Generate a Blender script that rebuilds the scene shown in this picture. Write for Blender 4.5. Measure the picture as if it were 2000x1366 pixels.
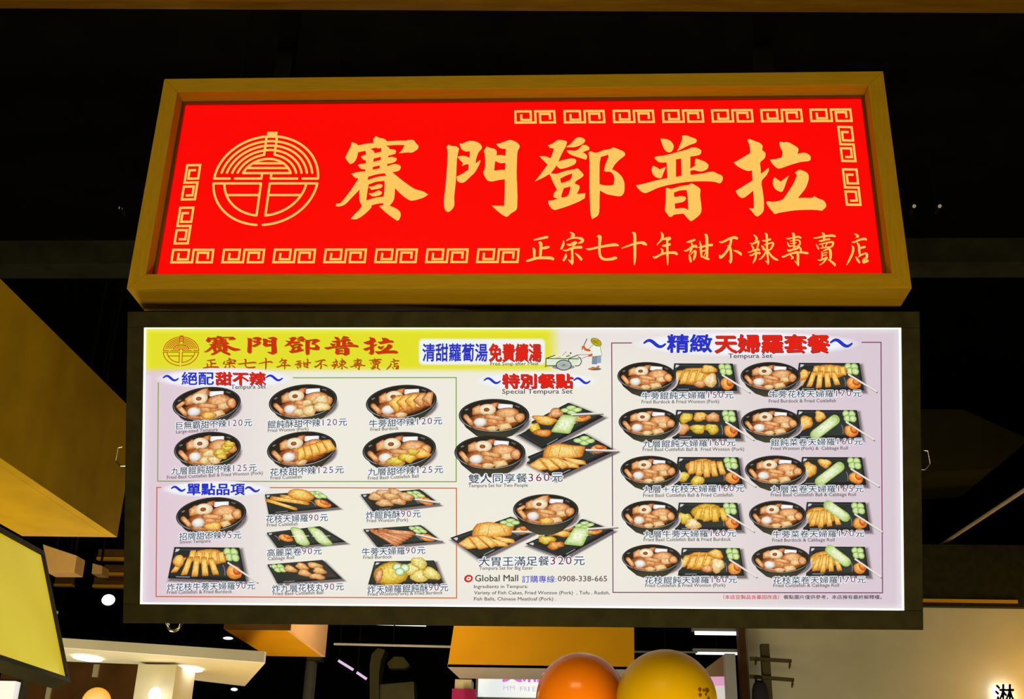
import bpy, math, random
import numpy as np
from mathutils import Vector, Matrix
from mathutils.geometry import tessellate_polygon

for o in list(bpy.data.objects):
    bpy.data.objects.remove(o)
S = bpy.context.scene
COL = bpy.context.collection

# ------------------------------------------------------------------ camera
W, H = 2000.0, 1366.0
FPX = 2205.6
PITCH, YAW, ROLL = math.radians(23.625), math.radians(3.3596), math.radians(1.4857)
EYE = np.array([0.0, 0.0, 1.6])
_f = np.array([-math.sin(YAW)*math.cos(PITCH), math.cos(YAW)*math.cos(PITCH), math.sin(PITCH)])
_r0 = np.array([math.cos(YAW), math.sin(YAW), 0.0])
_u0 = np.cross(_r0, _f)
CR = math.cos(ROLL)*_r0 + math.sin(ROLL)*_u0
CU = -math.sin(ROLL)*_r0 + math.cos(ROLL)*_u0
CF = _f
cd = bpy.data.cameras.new('camera')
cam = bpy.data.objects.new('camera', cd)
COL.objects.link(cam)
cd.sensor_width = 36.0
cd.lens = FPX/W*36.0
cd.clip_start, cd.clip_end = 0.05, 200
cam.matrix_world = Matrix(((CR[0], CU[0], -CF[0], EYE[0]), (CR[1], CU[1], -CF[1], EYE[1]),
                           (CR[2], CU[2], -CF[2], EYE[2]), (0, 0, 0, 1)))
S.camera = cam

# ------------------------------------------------------------------ exposure, world, lights
S.view_settings.view_transform = 'Standard'
S.view_settings.look = 'None'
S.view_settings.exposure = 0.0
S.view_settings.gamma = 1.0
S.view_settings.use_curve_mapping = False
wd = bpy.data.worlds.new('world')
S.world = wd
wd.use_nodes = True
wd.node_tree.nodes['Background'].inputs[0].default_value = (1.0, 0.85, 0.6, 1)
wd.node_tree.nodes['Background'].inputs[1].default_value = 0.006


def area_light(name, loc, aim, size, power, color, sy=None, spread=None):
    l = bpy.data.lights.new(name, 'AREA')
    l.energy, l.color, l.size = power, color, size
    if sy:
        l.shape, l.size_y = 'RECTANGLE', sy
    if spread:
        l.spread = math.radians(spread)
    o = bpy.data.objects.new(name, l)
    COL.objects.link(o)
    o.location = loc
    o.rotation_euler = (Vector(aim)-Vector(loc)).to_track_quat('-Z', 'Y').to_euler()
    return o


def point_light(name, loc, power, color, radius=0.05):
    l = bpy.data.lights.new(name, 'POINT')
    l.energy, l.color, l.shadow_soft_size = power, color, radius
    o = bpy.data.objects.new(name, l)
    COL.objects.link(o)
    o.location = loc
    return o


WARM = (1.0, 0.80, 0.36)
area_light('hall_ceiling_light', (-1.3, -2.4, 4.6), (-0.15, 3.1, 3.55), 2.4, 112, WARM, 1.0)
area_light('hall_counter_light', (0.0, 1.3, 1.0), (-0.15, 3.2, 3.2), 3.4, 64, (1.0, 0.78, 0.3), 0.6)
area_light('neighbour_stall_light', (-2.3, 4.1, 1.3), (-2.3, 4.0, 2.9), 0.6, 20, (1.0, 0.80, 0.35))
area_light('far_stall_light', (-1.3, 5.9, 1.3), (-1.25, 6.0, 2.6), 0.8, 15, (1.0, 0.68, 0.3))
point_light('far_box_fill', (-0.88, 5.85, 2.90), 19.0, (1.0, 0.72, 0.45), 0.05)  # unseen point light added to brighten the peach side of the hanging box
point_light('tan_board_fill', (-2.5, 5.5, 2.5), 9.0, (1.0, 0.75, 0.35), 0.08)  # added fill without a fixture, lifts the tan boards
point_light('canopy_front_fill', (-0.95, 4.75, 2.75), 1.2, (0.8, 0.78, 1.0), 0.05)  # added cool fill, unseen, for a bluish white canopy edge
area_light('canopy_stall_light', (-2.6, 5.4, 1.0), (-2.4, 5.9, 2.4), 1.2, 16, (1.0, 0.94, 0.76))
point_light('right_stall_lamp', (3.25, 7.35, 2.35), 21, (1.0, 0.50, 0.05), 0.12)
area_light('right_wall_wash', (1.6, 5.4, 1.6), (2.3, 7.7, 2.3), 0.9, 11, (0.96, 1.0, 0.84))

# ------------------------------------------------------------------ helpers


def lin(c):
    return tuple((v/255/12.92 if v/255 <= 0.04045 else ((v/255+0.055)/1.055)**2.4) for v in c[:3])


def ray(px, py):
    return CF + CR*((px-W/2)/FPX) + CU*((H/2-py)/FPX)


def atY(px, py, Y):
    d = ray(px, py)
    return Vector(EYE + d*((Y-EYE[1])/d[1]))


def atZ(px, py, Z):
    d = ray(px, py)
    return Vector(EYE + d*((Z-EYE[2])/d[2]))


def atX(px, py, X):
    d = ray(px, py)
    return Vector(EYE + d*((X-EYE[0])/d[0]))


def tag(o, label=None, cat=None, group=None, kind=None):
    if label: o['label'] = label
    if cat: o['category'] = cat
    if group: o['group'] = group
    if kind: o['kind'] = kind
    return o


def thing(name, label, cat, loc=(0, 0, 0), group=None, matrix=None):
    o = bpy.data.objects.new(name, None)
    o.empty_display_size = 0.1
    COL.objects.link(o)
    if matrix is not None:
        o.matrix_world = matrix
    else:
        o.location = loc
    return tag(o, label, cat, group, 'thing')


def mesh_obj(name, verts, faces, mat, parent=None, smooth=False, origin=None):
    """verts are world coordinates; with a parent whose transform is a pure translation they are shifted to it"""
    off = Vector((0, 0, 0))
    if parent is not None:
        p = parent
        while p is not None:
            off = off + p.location
            p = p.parent
    own = Vector(origin) - off if origin is not None else Vector((0, 0, 0))
    me = bpy.data.meshes.new(name)
    me.from_pydata([tuple(Vector(v)-off-own) for v in verts], [], faces)
    me.validate()
    import bmesh
    bm = bmesh.new(); bm.from_mesh(me)
    bmesh.ops.recalc_face_normals(bm, faces=bm.faces)
    bm.to_mesh(me); bm.free()
    if smooth:
        for p in me.polygons: p.use_smooth = True
    me.materials.append(mat)
    o = bpy.data.objects.new(name, me)
    COL.objects.link(o)
    o.location = own
    if parent is not None: o.parent = parent
    return o


class MB:
    """collects shapes in world space for one mesh"""
    def __init__(self): self.v, self.f = [], []

    def add(self, vs, fs):
        n = len(self.v)
        self.v += [tuple(p) for p in vs]
        self.f += [tuple(i+n for i in f) for f in fs]
        return self

    def box(self, x0, x1, y0, y1, z0, z1):
        return self.add([(x0, y0, z0), (x1, y0, z0), (x1, y1, z0), (x0, y1, z0), (x0, y0, z1), (x1, y0, z1), (x1, y1, z1), (x0, y1, z1)],
                        [(0, 3, 2, 1), (4, 5, 6, 7), (0, 1, 5, 4), (1, 2, 6, 5), (2, 3, 7, 6), (3, 0, 4, 7)])

    def prism(self, pts, d):
        """polygon pts (3D) pushed along vector d"""
        n = len(pts); d = Vector(d)
        vs = [Vector(p) for p in pts] + [Vector(p)+d for p in pts]
        fs = [tuple(range(n)), tuple(range(2*n-1, n-1, -1))] + [(i, (i+1) % n, n+(i+1) % n, n+i) for i in range(n)]
        return self.add(vs, fs)

    def tube(self, pts, r, seg=12, cap=True):
        pts = [Vector(p) for p in pts]
        rs = r if isinstance(r, (list, tuple)) else [r]*len(pts)
        vs, fs = [], []
        for i, p in enumerate(pts):
            a = pts[max(i-1, 0)]; b = pts[min(i+1, len(pts)-1)]
            t = (b-a).normalized()
            s = t.cross(Vector((0, 0, 1)))
            if s.length < 1e-3: s = t.cross(Vector((1, 0, 0)))
            s.normalize(); q = s.cross(t)
            for k in range(seg):
                an = 2*math.pi*k/seg
                vs.append(p + s*rs[i]*math.cos(an) + q*rs[i]*math.sin(an))
        for i in range(len(pts)-1):
            for k in range(seg):
                fs.append((i*seg+k, i*seg+(k+1) % seg, (i+1)*seg+(k+1) % seg, (i+1)*seg+k))
        if cap:
            fs.append(tuple(range(seg)))
            fs.append(tuple(range(len(vs)-1, len(vs)-seg-1, -1)))
        return self.add(vs, fs)

    def build(self, name, mat, parent=None, smooth=False, origin=None):
        return mesh_obj(name, self.v, self.f, mat, parent, smooth, origin)


def bevel(o, w, seg=2):
    m = o.modifiers.new('bevel', 'BEVEL')
    m.width, m.segments, m.limit_method = w, seg, 'ANGLE'
    return o


# ------------------------------------------------------------------ materials
def surf(name, color, rough=0.6, spec=0.3, metal=0.0, vary=0.12, scale=6.0, stretch=(1, 1, 1), emit=None, estr=0.0, bump=0.0):
    m = bpy.data.materials.new(name)
    m.use_nodes = True
    nt = m.node_tree
    b = nt.nodes['Principled BSDF']
    b.inputs['Roughness'].default_value = rough
    b.inputs['Metallic'].default_value = metal
    b.inputs['Specular IOR Level'].default_value = spec
    tc = nt.nodes.new('ShaderNodeTexCoord')
    mp = nt.nodes.new('ShaderNodeMapping')
    mp.inputs['Scale'].default_value = stretch
    nz = nt.nodes.new('ShaderNodeTexNoise')
    nz.inputs['Scale'].default_value = scale
    nz.inputs['Detail'].default_value = 5
    rp = nt.nodes.new('ShaderNodeValToRGB')
    rp.color_ramp.elements[0].position, rp.color_ramp.elements[1].position = 0.3, 0.7
    rp.color_ramp.elements[0].color = tuple(c*(1-vary) for c in color)+(1,)
    rp.color_ramp.elements[1].color = tuple(min(c*(1+vary), 1) for c in color)+(1,)
    nt.links.new(tc.outputs['Object'], mp.inputs[0])
    nt.links.new(mp.outputs[0], nz.inputs['Vector'])
    nt.links.new(nz.outputs['Fac'], rp.inputs[0])
    nt.links.new(rp.outputs[0], b.inputs['Base Color'])
    if bump:
        bp = nt.nodes.new('ShaderNodeBump')
        bp.inputs['Strength'].default_value = bump
        bp.inputs['Distance'].default_value = 0.002
        nt.links.new(nz.outputs['Fac'], bp.inputs['Height'])
        nt.links.new(bp.outputs[0], b.inputs['Normal'])
    if emit:
        b.inputs['Emission Color'].default_value = tuple(emit)+(1,)
        b.inputs['Emission Strength'].default_value = estr
    return m


def lit_print(name, rough=0.3, spec=0.03):
    """ink on a backlit acrylic sheet: the colour of the print is what shines through"""
    m = bpy.data.materials.new(name)
    m.use_nodes = True
    nt = m.node_tree
    b = nt.nodes['Principled BSDF']
    b.inputs['Base Color'].default_value = (0.004, 0.004, 0.004, 1)
    b.inputs['Roughness'].default_value = rough
    b.inputs['Specular IOR Level'].default_value = spec
    at = nt.nodes.new('ShaderNodeAttribute'); at.attribute_name = 'Col'
    tc = nt.nodes.new('ShaderNodeTexCoord')
    nz = nt.nodes.new('ShaderNodeTexNoise')
    nz.inputs['Scale'].default_value = 150; nz.inputs['Detail'].default_value = 4; nz.inputs['Roughness'].default_value = 0.65
    mr = nt.nodes.new('ShaderNodeMapRange')
    mr.inputs['From Min'].default_value, mr.inputs['From Max'].default_value = 0.3, 0.7
    mr.inputs['To Min'].default_value, mr.inputs['To Max'].default_value = 0.45, 1.5
    mx = nt.nodes.new('ShaderNodeMix'); mx.data_type = 'FLOAT'
    mx.inputs[2].default_value = 1.0
    vm = nt.nodes.new('ShaderNodeVectorMath'); vm.operation = 'SCALE'
    nt.links.new(tc.outputs['Object'], nz.inputs['Vector'])
    nt.links.new(nz.outputs['Fac'], mr.inputs[0])
    nt.links.new(at.outputs['Alpha'], mx.inputs[0])
    nt.links.new(mr.outputs[0], mx.inputs[3])
    nt.links.new(at.outputs['Color'], vm.inputs[0])
    nt.links.new(mx.outputs[0], vm.inputs['Scale'])
    nt.links.new(vm.outputs[0], b.inputs['Emission Color'])
    b.inputs['Emission Strength'].default_value = 1.0
    return m


def lamp_mat(name, color, strength):
    m = bpy.data.materials.new(name)
    m.use_nodes = True
    b = m.node_tree.nodes['Principled BSDF']
    b.inputs['Base Color'].default_value = (0.8, 0.8, 0.8, 1)
    b.inputs['Emission Color'].default_value = tuple(color)+(1,)
    b.inputs['Emission Strength'].default_value = strength
    return m


M = {}
M['print'] = lit_print('backlit_print')
M['oak'] = surf('ochre_stained_wood', (0.36, 0.215, 0.008), 0.6, 0.08, vary=0.09, scale=9, stretch=(1.2, 14, 14))
M['oak_upright'] = surf('ochre_stained_wood_upright', (0.36, 0.215, 0.008), 0.6, 0.08, vary=0.09, scale=9, stretch=(14, 1.2, 14))
M['black_metal'] = surf('black_painted_metal', (0.022, 0.019, 0.006), 0.6, 0.12, vary=0.3, scale=20)
M['black'] = surf('black_ceiling_paint', (0.006, 0.006, 0.005), 0.95, 0.05, vary=0.3, scale=3)
M['beam'] = surf('dark_steel', (0.024, 0.026, 0.014), 0.9, 0.15, vary=0.3, scale=8)
M['chrome'] = surf('bright_metal', (0.75, 0.72, 0.66), 0.2, 0.5, 1.0, vary=0.05)
M['trim'] = surf('polished_trim', (0.35, 0.27, 0.12), 0.18, 0.5, 1.0, vary=0.1)
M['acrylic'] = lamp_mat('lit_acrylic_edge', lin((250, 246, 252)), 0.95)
M['ochre'] = surf('ochre_board', (0.42, 0.26, 0.005), 0.75, 0.05, vary=0.14, scale=5)
M['orange_board'] = surf('orange_board', (0.62, 0.31, 0.006), 0.7, 0.08, vary=0.06, scale=4)
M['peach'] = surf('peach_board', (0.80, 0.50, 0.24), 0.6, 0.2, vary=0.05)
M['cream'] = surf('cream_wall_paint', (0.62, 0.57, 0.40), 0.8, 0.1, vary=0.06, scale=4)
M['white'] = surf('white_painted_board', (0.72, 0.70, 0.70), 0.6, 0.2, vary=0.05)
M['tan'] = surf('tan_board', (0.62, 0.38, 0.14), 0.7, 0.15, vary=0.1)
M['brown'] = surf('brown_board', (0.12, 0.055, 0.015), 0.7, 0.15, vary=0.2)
M['grey'] = surf('grey_column', (0.30, 0.29, 0.27), 0.7, 0.15, vary=0.1)
M['lamp_white'] = lamp_mat('lamp_white', (1, 0.98, 1.0), 6.0)
M['tube'] = lamp_mat('tube_white', (0.82, 0.92, 1.0), 1.6)
M['lamp_dim'] = lamp_mat('lamp_dim', (0.75, 0.62, 0.2), 0.22)
M['lamp_violet'] = lamp_mat('lamp_violet', (0.62, 0.38, 0.85), 0.75)
M['lamp_orange'] = lamp_mat('lamp_orange', (1.0, 0.42, 0.02), 0.9)


# ------------------------------------------------------------------ flat printing on a panel
class Panel:
    """a flat sheet: frame of axes with origin, right (ex), up (ey) and outward normal"""
    def __init__(self, origin, ex, ey):
        self.o = np.array(origin, float); self.ex = np.array(ex, float); self.ey = np.array(ey, float)
        self.n = np.cross(self.ex, self.ey)
        self.matrix = Matrix(((ex[0], ey[0], self.n[0], origin[0]), (ex[1], ey[1], self.n[1], origin[1]),
                              (ex[2], ey[2], self.n[2], origin[2]), (0, 0, 0, 1)))

    def uv(self, P):
        P = np.asarray(P, float).reshape(-1, 2)
        d = CF[None] + CR[None]*((P[:, :1]-W/2)/FPX) + CU[None]*((H/2-P[:, 1:2])/FPX)
        t = ((self.o-EYE)@self.n)/(d@self.n)
        q = EYE + d*t[:, None] - self.o
        return np.stack([q@self.ex, q@self.ey], 1)


LAYER = 0.0003


def smooth_loop(pts, sub=3, ang=52):
    n = len(pts); out = []
    P = [np.array(p, float) for p in pts]

    def sharp(i):
        a = P[i]-P[i-1]; b = P[(i+1) % n]-P[i]
        c = (a@b)/(np.linalg.norm(a)*np.linalg.norm(b)+1e-9)
        return c < math.cos(math.radians(ang))
    sh = [sharp(i) for i in range(n)]
    for i in range(n):
        j = (i+1) % n
        ch = P[j]-P[i]; L = np.linalg.norm(ch)

        def tang(k):
            t = P[(k+1) % n]-P[k-1]
            return t/(np.linalg.norm(t)+1e-9)*L
        m0 = ch if sh[i] else tang(i)
        m1 = ch if sh[j] else tang(j)
        for s in range(sub):
            t = s/sub
            out.append((2*t**3-3*t**2+1)*P[i] + (t**3-2*t**2+t)*m0 + (-2*t**3+3*t**2)*P[j] + (t**3-t**2)*m1)
    return [tuple(p) for p in out]


GL = {}


def glyph(txt, off=0.0, res=3):
    k = (txt, off, res)
    if k not in GL:
        c = bpy.data.curves.new('glyph', 'FONT')
        c.body, c.size, c.offset, c.resolution_u = txt, 1.0, off, res
        o = bpy.data.objects.new('glyph', c)
        COL.objects.link(o)
        me = bpy.data.meshes.new_from_object(o.evaluated_get(bpy.context.evaluated_depsgraph_get()))
        v = [(a.co.x, a.co.y) for a in me.vertices]
        f = [tuple(p.vertices) for p in me.polygons]
        bpy.data.objects.remove(o); bpy.data.curves.remove(c); bpy.data.meshes.remove(me)
        GL[k] = (v, f)
    return GL[k]


class Ink:
    """printed shapes in photograph-frame coordinates, laid on a Panel when built"""
    def __init__(self): self.p, self.l, self.c, self.f = [], [], [], []

    def add(self, pts, faces, col, layer, mott=0.0):
        n = len(self.p)
        self.p += [tuple(q) for q in pts]
        self.l += [layer]*len(pts)
        if callable(col):
            self.c += [lin(col(*q))+(mott,) for q in pts]
        elif len(col) and isinstance(col[0], (tuple, list)):
            self.c += [lin(k)+(mott,) for k in col]
        else:
            k = lin(col)+(mott,)
            self.c += [k]*len(pts)
        self.f += [tuple(i+n for i in f) for f in faces]

    def loops(self, loops, col, layer, mott=0.0):
        flat = [q for lp in loops for q in lp]
        tri = tessellate_polygon([[Vector((q[0], q[1], 0)) for q in lp] for lp in loops])
        self.add(flat, [tuple(t) for t in tri], col, layer, mott)

    def poly(self, pts, col, layer, mott=0.0):
        self.loops([pts], col, layer, mott)

    def fan(self, c, ring, cc, ce, layer, mott=0.0):
        n = len(ring)
        cols = [cc] + ([ce(*q) for q in ring] if callable(ce) else [ce]*n)
        self.add([c]+list(ring), [(0, i+1, (i+1) % n+1) for i in range(n)], cols, layer, mott)

    def shaded(self, ring, ce, cm, cc, layer, mott=0.6, up=(0, 0)):
        """printed picture of a rounded morsel: three rings of colour"""
        cx = sum(q[0] for q in ring)/len(ring); cy = sum(q[1] for q in ring)/len(ring)
        n = len(ring)
        r2 = [(cx+(q[0]-cx)*.74+up[0], cy+(q[1]-cy)*.74+up[1]) for q in ring]
        r3 = [(cx+(q[0]-cx)*.36+up[0]*2, cy+(q[1]-cy)*.36+up[1]*2) for q in ring]
        f = []
        for i in range(n):
            j = (i+1) % n
            f += [(i, j, n+j, n+i), (n+i, n+j, 2*n+j, 2*n+i)]
        f.append(tuple(range(2*n, 3*n)))
        self.add(list(ring)+r2+r3, f, [ce]*n+[cm]*n+[cc]*n, layer, mott)

    def stroke(self, pts, col, layer, w=None, sub=4, cap=True):
        P = [np.array(p[:2], float) for p in pts]
        Wd = [p[2] if len(p) > 2 else w for p in pts]
        if sub > 1 and len(P) > 2:
            Q, V = [], []
            n = len(P)
            for i in range(n-1):
                a = P[max(i-1, 0)]; b = P[i]; c = P[i+1]; d = P[min(i+2, n-1)]
                wa = Wd[max(i-1, 0)]; wdd = Wd[min(i+2, n-1)]
                for s in range(sub):
                    t = s/sub
                    Q.append(.5*((2*b)+(c-a)*t+(2*a-5*b+4*c-d)*t*t+(3*b-a-3*c+d)*t**3))
                    V.append(Wd[i]*(1-t)+Wd[i+1]*t)
            Q.append(P[-1]); V.append(Wd[-1])
            P, Wd = Q, V
        n = len(P); L, R = [], []
        for i in range(n):
            t = P[min(i+1, n-1)]-P[max(i-1, 0)]
            t = t/(np.linalg.norm(t)+1e-9); nr = np.array([-t[1], t[0]])
            L.append(P[i]+nr*Wd[i]/2); R.append(P[i]-nr*Wd[i]/2)
        self.add(L+R, [(i, i+1, n+i+1, n+i) for i in range(n-1)], col, layer)
        if cap:
            for e in (0, n-1):
                ring = [(P[e][0]+Wd[e]/2*math.cos(a*math.pi/5), P[e][1]+Wd[e]/2*math.sin(a*math.pi/5)) for a in range(10)]
                self.add(ring, [tuple(range(10))], col, layer)

    def line(self, pts, w, col, layer, closed=False):
        """mitred polyline"""
        P = [np.array(p, float) for p in pts]; n = len(P); L, R = [], []
        for i in range(n):
            a = P[i]-P[i-1] if (i > 0 or closed) else P[i+1]-P[i]
            b = P[(i+1) % n]-P[i] if (i < n-1 or closed) else a
            a = a/np.linalg.norm(a); b = b/np.linalg.norm(b)
            na = np.array([-a[1], a[0]]); nb = np.array([-b[1], b[0]])
            m = na+nb; k = np.linalg.norm(m)
            m = m/k if k > 1e-6 else na
            s = w/2/max(m@na, 0.35)
            L.append(P[i]+m*s); R.append(P[i]-m*s)
        e = n if closed else n-1
        self.add(L+R, [(i, (i+1) % n, n+(i+1) % n, n+i) for i in range(e)], col, layer)

    def glyphs(self, txt, x, y, sx, sy, col, layer, slope=0.0, off=0.0, res=3, x_ref=None, ring=8):
        v, f = glyph(txt, 0.0, res)
        xr = x if x_ref is None else x_ref
        k = max(4, ring) if off > 0 else 0
        for i in range(k+1 if k < 8 or off == 0 else k):
            dx, dy = (off*math.cos(2*math.pi*i/k), off*math.sin(2*math.pi*i/k)) if i < k else (0, 0)
            self.add([(x+(a+dx)*sx, y-(b+dy)*sy+(x+(a+dx)*sx-xr)*slope) for a, b in v], f, col, layer)

    def build(self, name, panel, parent, lift=0.0, mat=None):
        uv = panel.uv(self.p)
        me = bpy.data.meshes.new(name)
        w = np.array(self.l)*LAYER+lift
        me.from_pydata(np.column_stack([uv, w]).tolist(), [], self.f)
        at = me.color_attributes.new('Col', 'FLOAT_COLOR', 'POINT')
        at.data.foreach_set('color', np.array(self.c, dtype=np.float32).ravel())
        me.materials.append(mat or M['print'])
        o = bpy.data.objects.new(name, me)
        COL.objects.link(o)
        o.parent = parent
        return o


# ------------------------------------------------------------------ setting
def struct(o):
    o['kind'] = 'structure'
    return o


struct(MB().box(-9, 9, -4, 17, -0.1, 0).build('floor', surf('dark_floor_tile', (0.05, 0.045, 0.04), 0.5, 0.3)))
struct(MB().box(-9, 9, -4, 17, 6.4, 6.5).build('ceiling', M['black']))
struct(MB().box(-9, 9, 17, 17.1, 0, 6.4).build('wall_back', M['black']))
struct(MB().box(-9.1, -9, -4, 17, 0, 6.4).build('wall_left', M['black']))
struct(MB().box(9, 9.1, -4, 17, 0, 6.4).build('wall_right', M['black']))


def local_obj(name, mb, mat, parent):
    o = mesh_obj(name, mb.v, mb.f, mat)
    o.parent = parent
    return o


def to_px(panel, u, v):
    P = panel.o + panel.ex*u + panel.ey*v - EYE
    d = P@CF
    return W/2+FPX*(P@CR)/d, H/2-FPX*(P@CU)/d


def plate(name, panel, parent, u0, u1, v0, v1, thick, fn, nu=1, nv=1):
    vs, cs, fs = [], [], []
    for j in range(nv+1):
        for i in range(nu+1):
            u, v = u0+(u1-u0)*i/nu, v0+(v1-v0)*j/nv
            vs.append((u, v, 0.0)); cs.append(lin(fn(*to_px(panel, u, v)))+(0.0,))
    k = nu+1
    for j in range(nv):
        for i in range(nu):
            fs.append((j*k+i, j*k+i+1, (j+1)*k+i+1, (j+1)*k+i))
    n = len(vs)
    c = [0, nu, n-1, n-1-nu]
    for i in c:
        vs.append((vs[i][0], vs[i][1], -thick)); cs.append(cs[i])
    fs.append((n+3, n+2, n+1, n))
    rims = [list(range(0, nu+1)), [j*k+nu for j in range(nv+1)], list(range(n-1, n-2-nu, -1)), [j*k for j in range(nv, -1, -1)]]
    for s, rim in enumerate(rims):
        fs.append(tuple(reversed(rim))+(n+s, n+(s+1) % 4))
    me = bpy.data.meshes.new(name)
    me.from_pydata(vs, [], fs)
    at = me.color_attributes.new('Col', 'FLOAT_COLOR', 'POINT')
    at.data.foreach_set('color', np.array(cs, dtype=np.float32).ravel())
    me.materials.append(M['print'])
    o = bpy.data.objects.new(name, me)
    COL.objects.link(o)
    o.parent = parent
    return o


# ------------------------------------------------------------------ the red shop sign
D = 3.1
DEPTH = 0.162
RX0, RX1, RZ0, RZ1 = -1.396, 1.0216, 3.1638, 3.9657
tl, tr, br, bl = atY(348, 177, D), atY(1696, 168, D), atY(1742, 531, D), atY(283, 538, D)
OX0, OX1 = (tl.x+bl.x)/2, (tr.x+br.x)/2
OZ0, OZ1 = (br.z+bl.z)/2, (tl.z+tr.z)/2
REC = 0.062                                  # how far the lit panel lies behind the face of the frame
RED = Panel((0.5*(RX0+RX1), D+REC, RZ0), (1, 0, 0), (0, 0, 1))
cx0 = 0.5*(RX0+RX1)
sign = thing('shop_sign', 'wide red lit shop sign with golden brush characters in a wooden box frame', 'sign', matrix=RED.matrix)
a0, a1, b0, b1 = RX0-cx0, RX1-cx0, 0.0, RZ1-RZ0
i0, i1, j0, j1 = OX0-cx0, OX1-cx0, OZ0-RZ0, OZ1-RZ0
for q in ([(a0, b1), (a1, b1), (i1, j1), (i0, j1)], [(a0, b0), (i0, j0), (i1, j0), (a1, b0)],
          [(a0, b0), (a0, b1), (i0, j1), (i0, j0)], [(a1, b0), (i1, j0), (i1, j1), (a1, b1)]):
    wood = M['oak'] if abs(q[0][0]-q[1][0]) > 1 or q[0][1] == q[-1][1] else M['oak_upright']
    bevel(local_obj('frame_rail', MB().prism([(u, v, REC) for u, v in q], (0, 0, -DEPTH)), wood, sign), 0.0015)
local_obj('back_panel', MB().box(i0-.02, i1+.02, j0-.02, j1+.02, REC-DEPTH-0.012, REC-DEPTH-0.001), M['black_metal'], sign)
tm = MB()
for q in ((i0, i1, j1-.011, j1-.001), (i0, i1, j0+.001, j0+.011), (i0+.001, i0+.011, j0+.011, j1-.011), (i1-.011, i1-.001, j0+.011, j1-.011)):
    tm.box(q[0], q[1], q[2], q[3], 0.0, 0.008)
local_obj('panel_trim', tm, M['trim'], sign)
for u in (a0+0.35, a1-0.35):
    local_obj('hanging_post', MB().box(u-.03, u+.03, .03, 6.4-RZ0, -0.16, -0.113), M['black'], sign)
rp = plate('sign_panel', RED, sign, i0+.001, i1-.001, j0+.001, j1-.001, 0.03, lambda x, y: (252, 3, 2))
GOLD = (254, 199, 94)
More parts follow.
